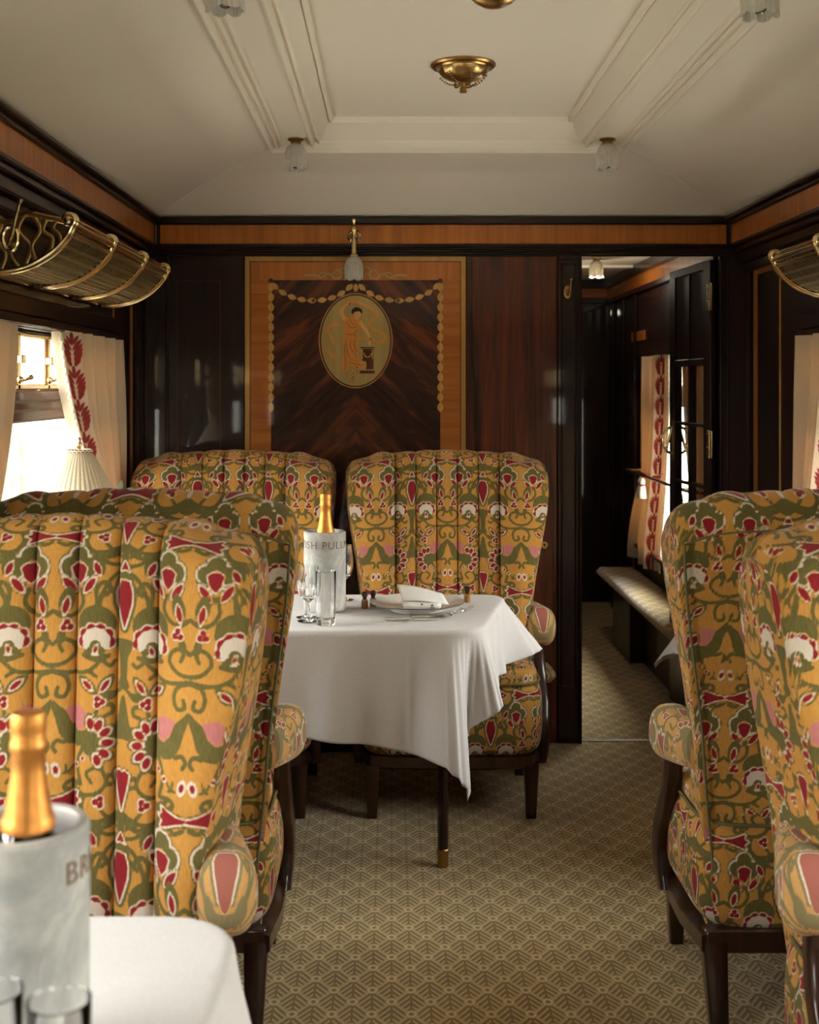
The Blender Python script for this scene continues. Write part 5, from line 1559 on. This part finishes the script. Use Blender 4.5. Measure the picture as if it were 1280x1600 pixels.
def reflection(x, d, label, h=0.050):  # solid amber pieces standing in for reflections in glass bases
    r = thing('amber_reflection', label, 'reflection', (px(x, d), d, ZT), 0, 'small amber reflections')
    m = MB(); m.lathe([(0, 0), (0.0095, 0), (0.0105, 0.003), (0.0095, 0.024), (0.0065, 0.027), (0, 0.027)], n=20); m.build('amber_base', M['cork'], r)
    m = MB(); m.lathe([(0.0062, 0.027), (0.0058, 0.030), (0.0095, 0.040), (0.009, 0.046), (0.005, h), (0, h)], n=20); m.build('top', M['leg_wood'], r); return r
reflection(570, 3.62, 'small amber shaker left of the plate, nearest the cooler')
reflection(583, 3.64, 'small amber shaker touching the left rim of the plate')
reflection(730, 3.72, 'small amber shaker right of the plate beside the forks')

# ------------------------------------------------------------------ table lamp and sprig
lm = thing('table_lamp', 'table lamp with pleated cream shade standing at the left window', 'lamp', (px(124, 3.44), 3.44, ZT))
m = MB(); m.lathe([(0, 0), (0.055, 0), (0.056, 0.006), (0.040, 0.014), (0.016, 0.022), (0.012, 0.05), (0.020, 0.07), (0.012, 0.09), (0.009, 0.20), (0.016, 0.22), (0.010, 0.24), (0.004, 0.26), (0.004, 0.47), (0, 0.47)], n=32); m.build('brass_stem', M['brass'], lm)
zt_, zb2 = pz(706, 3.44) - ZT, 1.035 - ZT
n = 240; rows = []
for j in range(24):
    t = j / 23; z = zt_ + (zb2 - zt_) * t; r0 = 0.033 + 0.098 * t ** 0.92
    a = np.arange(n) / n * 2 * PI; rr = r0 * (1 + 0.028 * np.abs(np.sin(20 * a)) ** 0.8)
    rows.append(np.stack([rr * np.cos(a), rr * np.sin(a), np.full(n, z)], -1))
o = link('pleated_shade', grid_mesh('shade', np.array(rows), True), M['shade'], lm)
m = MB(); m.tube([(0.034 * math.cos(2 * PI * k / 40), 0.034 * math.sin(2 * PI * k / 40), zt_ + 0.003) for k in range(40)], 0.0045, 8, closed=True); m.build('braid', M['tassel'], o)
m = MB(); m.tube([(0.0365 * math.cos(2 * PI * k / 80), 0.0365 * math.sin(2 * PI * k / 80), zt_ + 0.003 + 0.003 * (1 if k % 4 < 2 else -1)) for k in range(80)], 0.0018, 6, closed=True); m.build('zigzag_braid', M['red_cord'], o)
m = MB(); m.lathe([(0.033, zt_), (0.02, zt_ + 0.001), (0, zt_ + 0.002)], n=24); m.lathe([(0, zt_), (0.007, zt_ + 0.002), (0.004, zt_ + 0.008), (0.008, zt_ + 0.015), (0.0085, zt_ + 0.022), (0.004, zt_ + 0.030), (0.006, zt_ + 0.036), (0, zt_ + 0.042)], n=16); m.build('finial', M['brass'], lm)
vz = thing('bud_vase', 'little vase with a leafy olive sprig behind the lampshade', 'vase', (px(188, 3.70), 3.70, ZT))
m = MB(); m.lathe([(0, 0), (0.022, 0), (0.026, 0.02), (0.020, 0.07), (0.010, 0.10), (0.014, 0.13), (0.012, 0.13), (0, 0.10)], n=28); m.build('glass_vase', M['glass'], vz)
m = MB(); rr = random.Random(5)
for (dx, dy, h) in ((0.0, 0.0, 0.37), (-0.022, 0.01, 0.335), (0.028, -0.005, 0.325)):
    m.tube(bez([(0, 0, 0.03), (dx * 0.3, dy * 0.3, h * 0.5), (dx, dy, h * 0.92)], 6), 0.0016, 5)
    for k in range(9):
        t = 0.5 + 0.5 * k / 8; bx_, by_, bz_ = dx * t, dy * t, h * 0.92 * t; ang = k * 2.4; up = 0.6 + 0.3 * rr.random(); L = 0.036
        d3 = Vector((math.cos(ang) * (1 - up), math.sin(ang) * (1 - up), up)).normalized(); sd_ = d3.cross(Vector((math.sin(ang), -math.cos(ang), 0.3))).normalized()
        v = [Vector((bx_, by_, bz_)) + d3 * L * q_ + sd_ * w_ for q_, w_ in ((0, 0), (0.3, 0.006), (0.6, 0.007), (1, 0), (0.6, -0.007), (0.3, -0.006))]
        nrm = d3.cross(sd_) * 0.0006
        m.add([p + nrm for p in v] + [p - nrm for p in v], [tuple(range(6)), tuple(range(11, 5, -1))] + [(i, (i + 1) % 6, 6 + (i + 1) % 6, 6 + i) for i in range(6)])
m.build('leafy_sprig', M['leaf'], vz)

# ------------------------------------------------------------------ curtains
def leaf_sdf(x, y, c, L, w, ang):
    X_ = (x - c[0]) * math.cos(ang) - (y - c[1]) * math.sin(ang); Y_ = (x - c[0]) * math.sin(ang) + (y - c[1]) * math.cos(ang)
    R = (L * L + w * w) / (2 * w); return np.sqrt((np.abs(X_) + R - w) ** 2 + Y_ ** 2) - R
def curtain(label, x, sgn, y_fix, y_in, z_top, z_tie, z_bot, w_tie, w_bot, flare=None, band=True, nf=5, amp=0.034, grp='cream curtains', tie=True, fringe=True, tie_y=0.25, name='curtain'):
    """sgn: side of the wall (-1 left). y_fix outer edge on the wall, y_in inner edge at the top."""
    root = thing(name, label, 'curtain', (x, y_fix, z_top), 0, grp)
    d = 1 if y_in > y_fix else -1; W0 = abs(y_in - y_fix); H = z_top - z_bot; tt_ = (z_top - z_tie) / H
    ni, nj = 230, 330
    sl = np.concatenate([np.linspace(0, 0.64, 90, endpoint=False), np.linspace(0.64, 0.96, 120, endpoint=False), np.linspace(0.96, 1, 20)])
    S, T = np.meshgrid(sl, np.linspace(0, 1, nj)); SY = np.interp(S, [0, 0.66, 0.94, 1], [0, 0.84, 0.93, 1]) if band else S
    up = np.clip(T / tt_, 0, 1); lo = np.clip((T - tt_) / (1 - tt_), 0, 1)
    Wd = np.where(T <= tt_, W0 + (w_tie - W0) * up ** 1.7, w_tie + (w_bot - w_tie) * np.sin(lo * PI / 2) ** 0.9)
    off = np.where(T <= tt_, 0.0 * up, -(flare if flare else 0.45 * (w_bot - w_tie)) * np.sin(lo * PI / 2)) + 0.0 * up
    off = off + 0.05 * np.where(T <= tt_, up ** 2, 1 - lo) * tie_y
    Y = d * (off + SY * Wd)
    bandc, bandh = 0.80, 0.115
    calm = 1 - 0.95 * np.exp(-((S - bandc) / 0.15) ** 4)
    X_ = amp * (lambda q: np.sign(np.sin(q)) * np.abs(np.sin(q)) ** 0.75)(2 * PI * nf * S + 0.8 * np.sin(3 * T) + 0.5 * np.sin(9 * S)) * calm * (0.75 + 0.35 * T) * (Wd / W0) ** 0.3 + 0.006 * np.sin(2 * PI * nf * 2.3 * S + 2) * calm
    if band: X_ = X_ - sgn * (0.026 - 0.044 * sm((S - 0.66) / 0.28)) * sm((S - 0.5) / 0.16)
    P = np.stack([X_, Y, -H * T], -1)
    pat = np.full(S.shape + (4,), 0.05)
    if band:
        bw_ = 0.030
        bx_ = (S - bandc) / bandh * bw_
        per = 0.102; yy = np.mod(T * H * 1.0, per) - per / 2; dd = leaf_sdf(bx_, yy, (0, -0.036), 0.020, 0.0055, 0)
        for k in range(6):
            yk = -0.022 + k * 0.0135; sp = [0.0090, 0.0130, 0.0150, 0.0155, 0.0145, 0.0120][k]
            for s_ in (-1, 1):
                dd = np.minimum(dd, leaf_sdf(bx_, yy, (s_ * sp, yk - 0.004), [0.018, 0.022, 0.024, 0.024, 0.022, 0.017][k], 0.0052, s_ * -0.55))
        pat[..., 1] = dd
        # narrow stem line
    me = grid_mesh('curtain', P, False, pat)
    o = link('curtain_cloth', me, M['curtain'], root); sd = o.modifiers.new('thickness', 'SOLIDIFY'); sd.thickness = 0.0015; sd.offset = 0
    if fringe:
        m = MB(); e = P[:, -1, :]; seg = np.cumsum(np.r_[0, np.hypot(np.diff(e[:, 1]), np.diff(e[:, 2]))]); k = int(seg[-1] / 0.026)
        for i in range(k):
            t = (i + 0.3) * seg[-1] / k; p = [float(np.interp(t, seg, e[:, c])) for c in range(3)]
            y = p[1] + d * 0.010; fx = p[0] - sgn * 0.006
            m.tube([(p[0], p[1], p[2] + 0.004), (fx, y, p[2])], 0.0018, 5)
            m.lathe([(0, 0.002), (0.0035, 0), (0.003, -0.004), (0.0055, -0.012), (0.0085, -0.024), (0, -0.025)], c=(fx, y, p[2]), n=8)
        m.build('tassel_fringe', M['tassel'], root)
    if tie:
        m = MB(); c = d * (0.05 * tie_y + w_tie / 2); c2 = d * (0.05 * tie_y + w_tie * 0.86); zc = z_tie - z_top
        m.tube([((0.030) * math.cos(2 * PI * k / 24), c + (w_tie / 2 + 0.012) * math.sin(2 * PI * k / 24), zc + 0.01 * math.cos(2 * PI * k / 24)) for k in range(24)], 0.006, 8, closed=True)
        m.build('tie_cord', M['red_cord'], root)
        for s_ in (-0.4, 0.4):
            m = MB(); cc = (-sgn * 0.085, c2 + s_ * 0.055, zc - 0.03)
            m.lathe([(0, 0.02), (0.006, 0.016), (0.013, 0.004), (0.014, -0.010), (0.011, -0.018), (0.016, -0.030), (0.021, -0.085), (0, -0.087)], c=cc, n=20, flute=lambda a, z: 0.04 * math.cos(12 * a))
            t_ = m.build('tassel', M['tassel'], root)
            m = MB(); m.tube([(cc[0], cc[1], cc[2] + 0.018), (cc[0] * 0.5, cc[1], cc[2] + 0.035)], 0.003, 6); m.tube([(cc[0] + 0.0135 * math.cos(2 * PI * k / 20), cc[1] + 0.0135 * math.sin(2 * PI * k / 20), cc[2] - 0.018) for k in range(20)], 0.0045, 6, closed=True); m.build('red_collar', M['red_cord'], t_)
    return root
CXW = 0.035
curtain('cream curtain with red leaf band behind the table lamp', XL + CXW, -1, 4.36, 3.60, 1.565, 0.98, 0.55, 0.26, 0.50, nf=6)
curtain('plain folds of cream curtain at the left edge of the picture', XL + CXW, -1, 2.66, 3.16, 1.565, 0.98, 0.55, 0.24, 0.45, band=False, fringe=False, nf=4, amp=0.016)
curtain('cream curtain with red leaf band at the right edge, beside the rack', XR - CXW, 1, 4.13, 3.72, 1.570, 0.98, 0.55, 0.24, 0.42, nf=4)
curtain('cream curtain with red leaf band in the corridor, tied with white tassels', XR - 0.045, 1, 6.64, 6.07, 1.560, 0.945, 0.44, 0.44, 0.72, flare=0.38, nf=4, tie_y=0.6, amp=0.022)
curtain('curtain seen through the glazed door panes at the corridor window', XR - 0.045, 1, 5.22, 5.62, 1.560, 0.945, 0.44, 0.22, 0.42, nf=4)

# ------------------------------------------------------------------ ledges, rail and small fittings
def ledge(name, label, x0, x1, y0, y1, z, bx, pad_r=0.025, blk=None, parts=True):
    r = thing(name, label, 'padded ledge', ((x0 + x1) / 2, (y0 + y1) / 2, 0), 0)
    cx_, cy_ = (x0 + x1) / 2, (y0 + y1) / 2
    m = MB(); m.box(x0 - cx_, x1 - cx_, y0 - cy_, y1 - cy_, z - 0.055, z, 0.022); o = m.build('padded_top', M['carpet'], r, angle=80)
    m = MB(); m.box(bx[0] - cx_, bx[1] - cx_, bx[2] - cy_, bx[3] - cy_, 0, z - 0.055, 0.003)
    if blk: m.box(blk[0] - cx_, blk[1] - cx_, blk[2] - cy_, blk[3] - cy_, 0, z - 0.056, 0.003)
    m.build('boxed_front', M['mahogany'], r); return r
ledge('heater_ledge', 'padded olive ledge low on the end wall, right of the far armchair', -0.98, 0.625, 4.60, 4.745, 0.33, (-0.98, 0.585, 4.65, 4.745))
ledge('heater_ledge', 'long padded olive ledge running under the corridor window', 1.175, 1.405, 5.05, 7.00, 0.365, (1.275, 1.405, 5.05, 6.95), blk=(1.205, 1.405, 6.15, 6.62))
hr = thing('brass_rail', 'brass rail crossing the corridor curtain at waist height', 'rail', (XR, 5.3, 0.945))
m = MB(); m.tube([(-0.125, -0.1, 0), (-0.125, 1.34, 0)], 0.008, 10); m.build('bar', M['brass_old'], hr)
for yy in (0.0, 1.33):
    m = MB(); m.tube([(0, yy, 0), (-0.125, yy, 0)], 0.006, 8); m.lathe([(0, 0), (0.016, 0), (0.014, 0.005), (0, 0.006)], n=16, mtx=Matrix.Rotation(-PI / 2, 3, 'Y'), c=(0, yy, 0)); m.build('bracket', M['brass_old'], hr)
hk = thing('coat_hook', 'small antique brass coat hook on the door jamb', 'hook', (px(888, 4.75), YE - 0.020, pz(455, 4.75)))
m = MB(); m.lathe([(0, 0), (0.014, 0), (0.015, 0.003), (0.010, 0.006), (0, 0.007)], n=24, mtx=Matrix.Rotation(PI / 2, 3, 'X') @ Matrix.Diagonal((1, 1.7, 1)), c=(-0.001, 0, -0.002)); m.build('backplate', M['brass_old'], hk)
m = MB(); m.tube([(0, -0.004, -0.01), (0, -0.022, -0.012), (0.006, -0.034, 0.008), (0.008, -0.036, 0.036)], [0.005, 0.0045, 0.004, 0.0038], 8); m.ball((0.008, -0.036, 0.042), 0.0065, 8)
m.tube([(0.008 * math.cos(2 * PI * k / 14), -0.007, -0.006 + 0.013 * math.sin(2 * PI * k / 14)) for k in range(14)], 0.003, 6, closed=True); m.build('hook', M['brass'], hk)
es = thing('lock_escutcheon', 'round brass keyhole plate on the red mahogany panel', 'keyhole plate', (px(851, 4.77), YE - 0.006, pz(852, 4.77)))
m = MB(); m.lathe([(0, 0), (0.0165, 0), (0.0175, 0.003), (0.015, 0.006), (0.013, 0.004), (0, 0.004)], n=28, mtx=Matrix.Rotation(PI / 2, 3, 'X')); m.build('plate', M['brass'], es)
m = MB(); m.lathe([(0, 0.004), (0.004, 0.004), (0.004, 0.0048), (0, 0.0048)], n=14, mtx=Matrix.Rotation(PI / 2, 3, 'X'), c=(0, 0, 0.003)); m.box(-0.0015, 0.0015, -0.0048, -0.004, -0.006, 0.002); m.build('keyhole', M['inlay_black'], es)
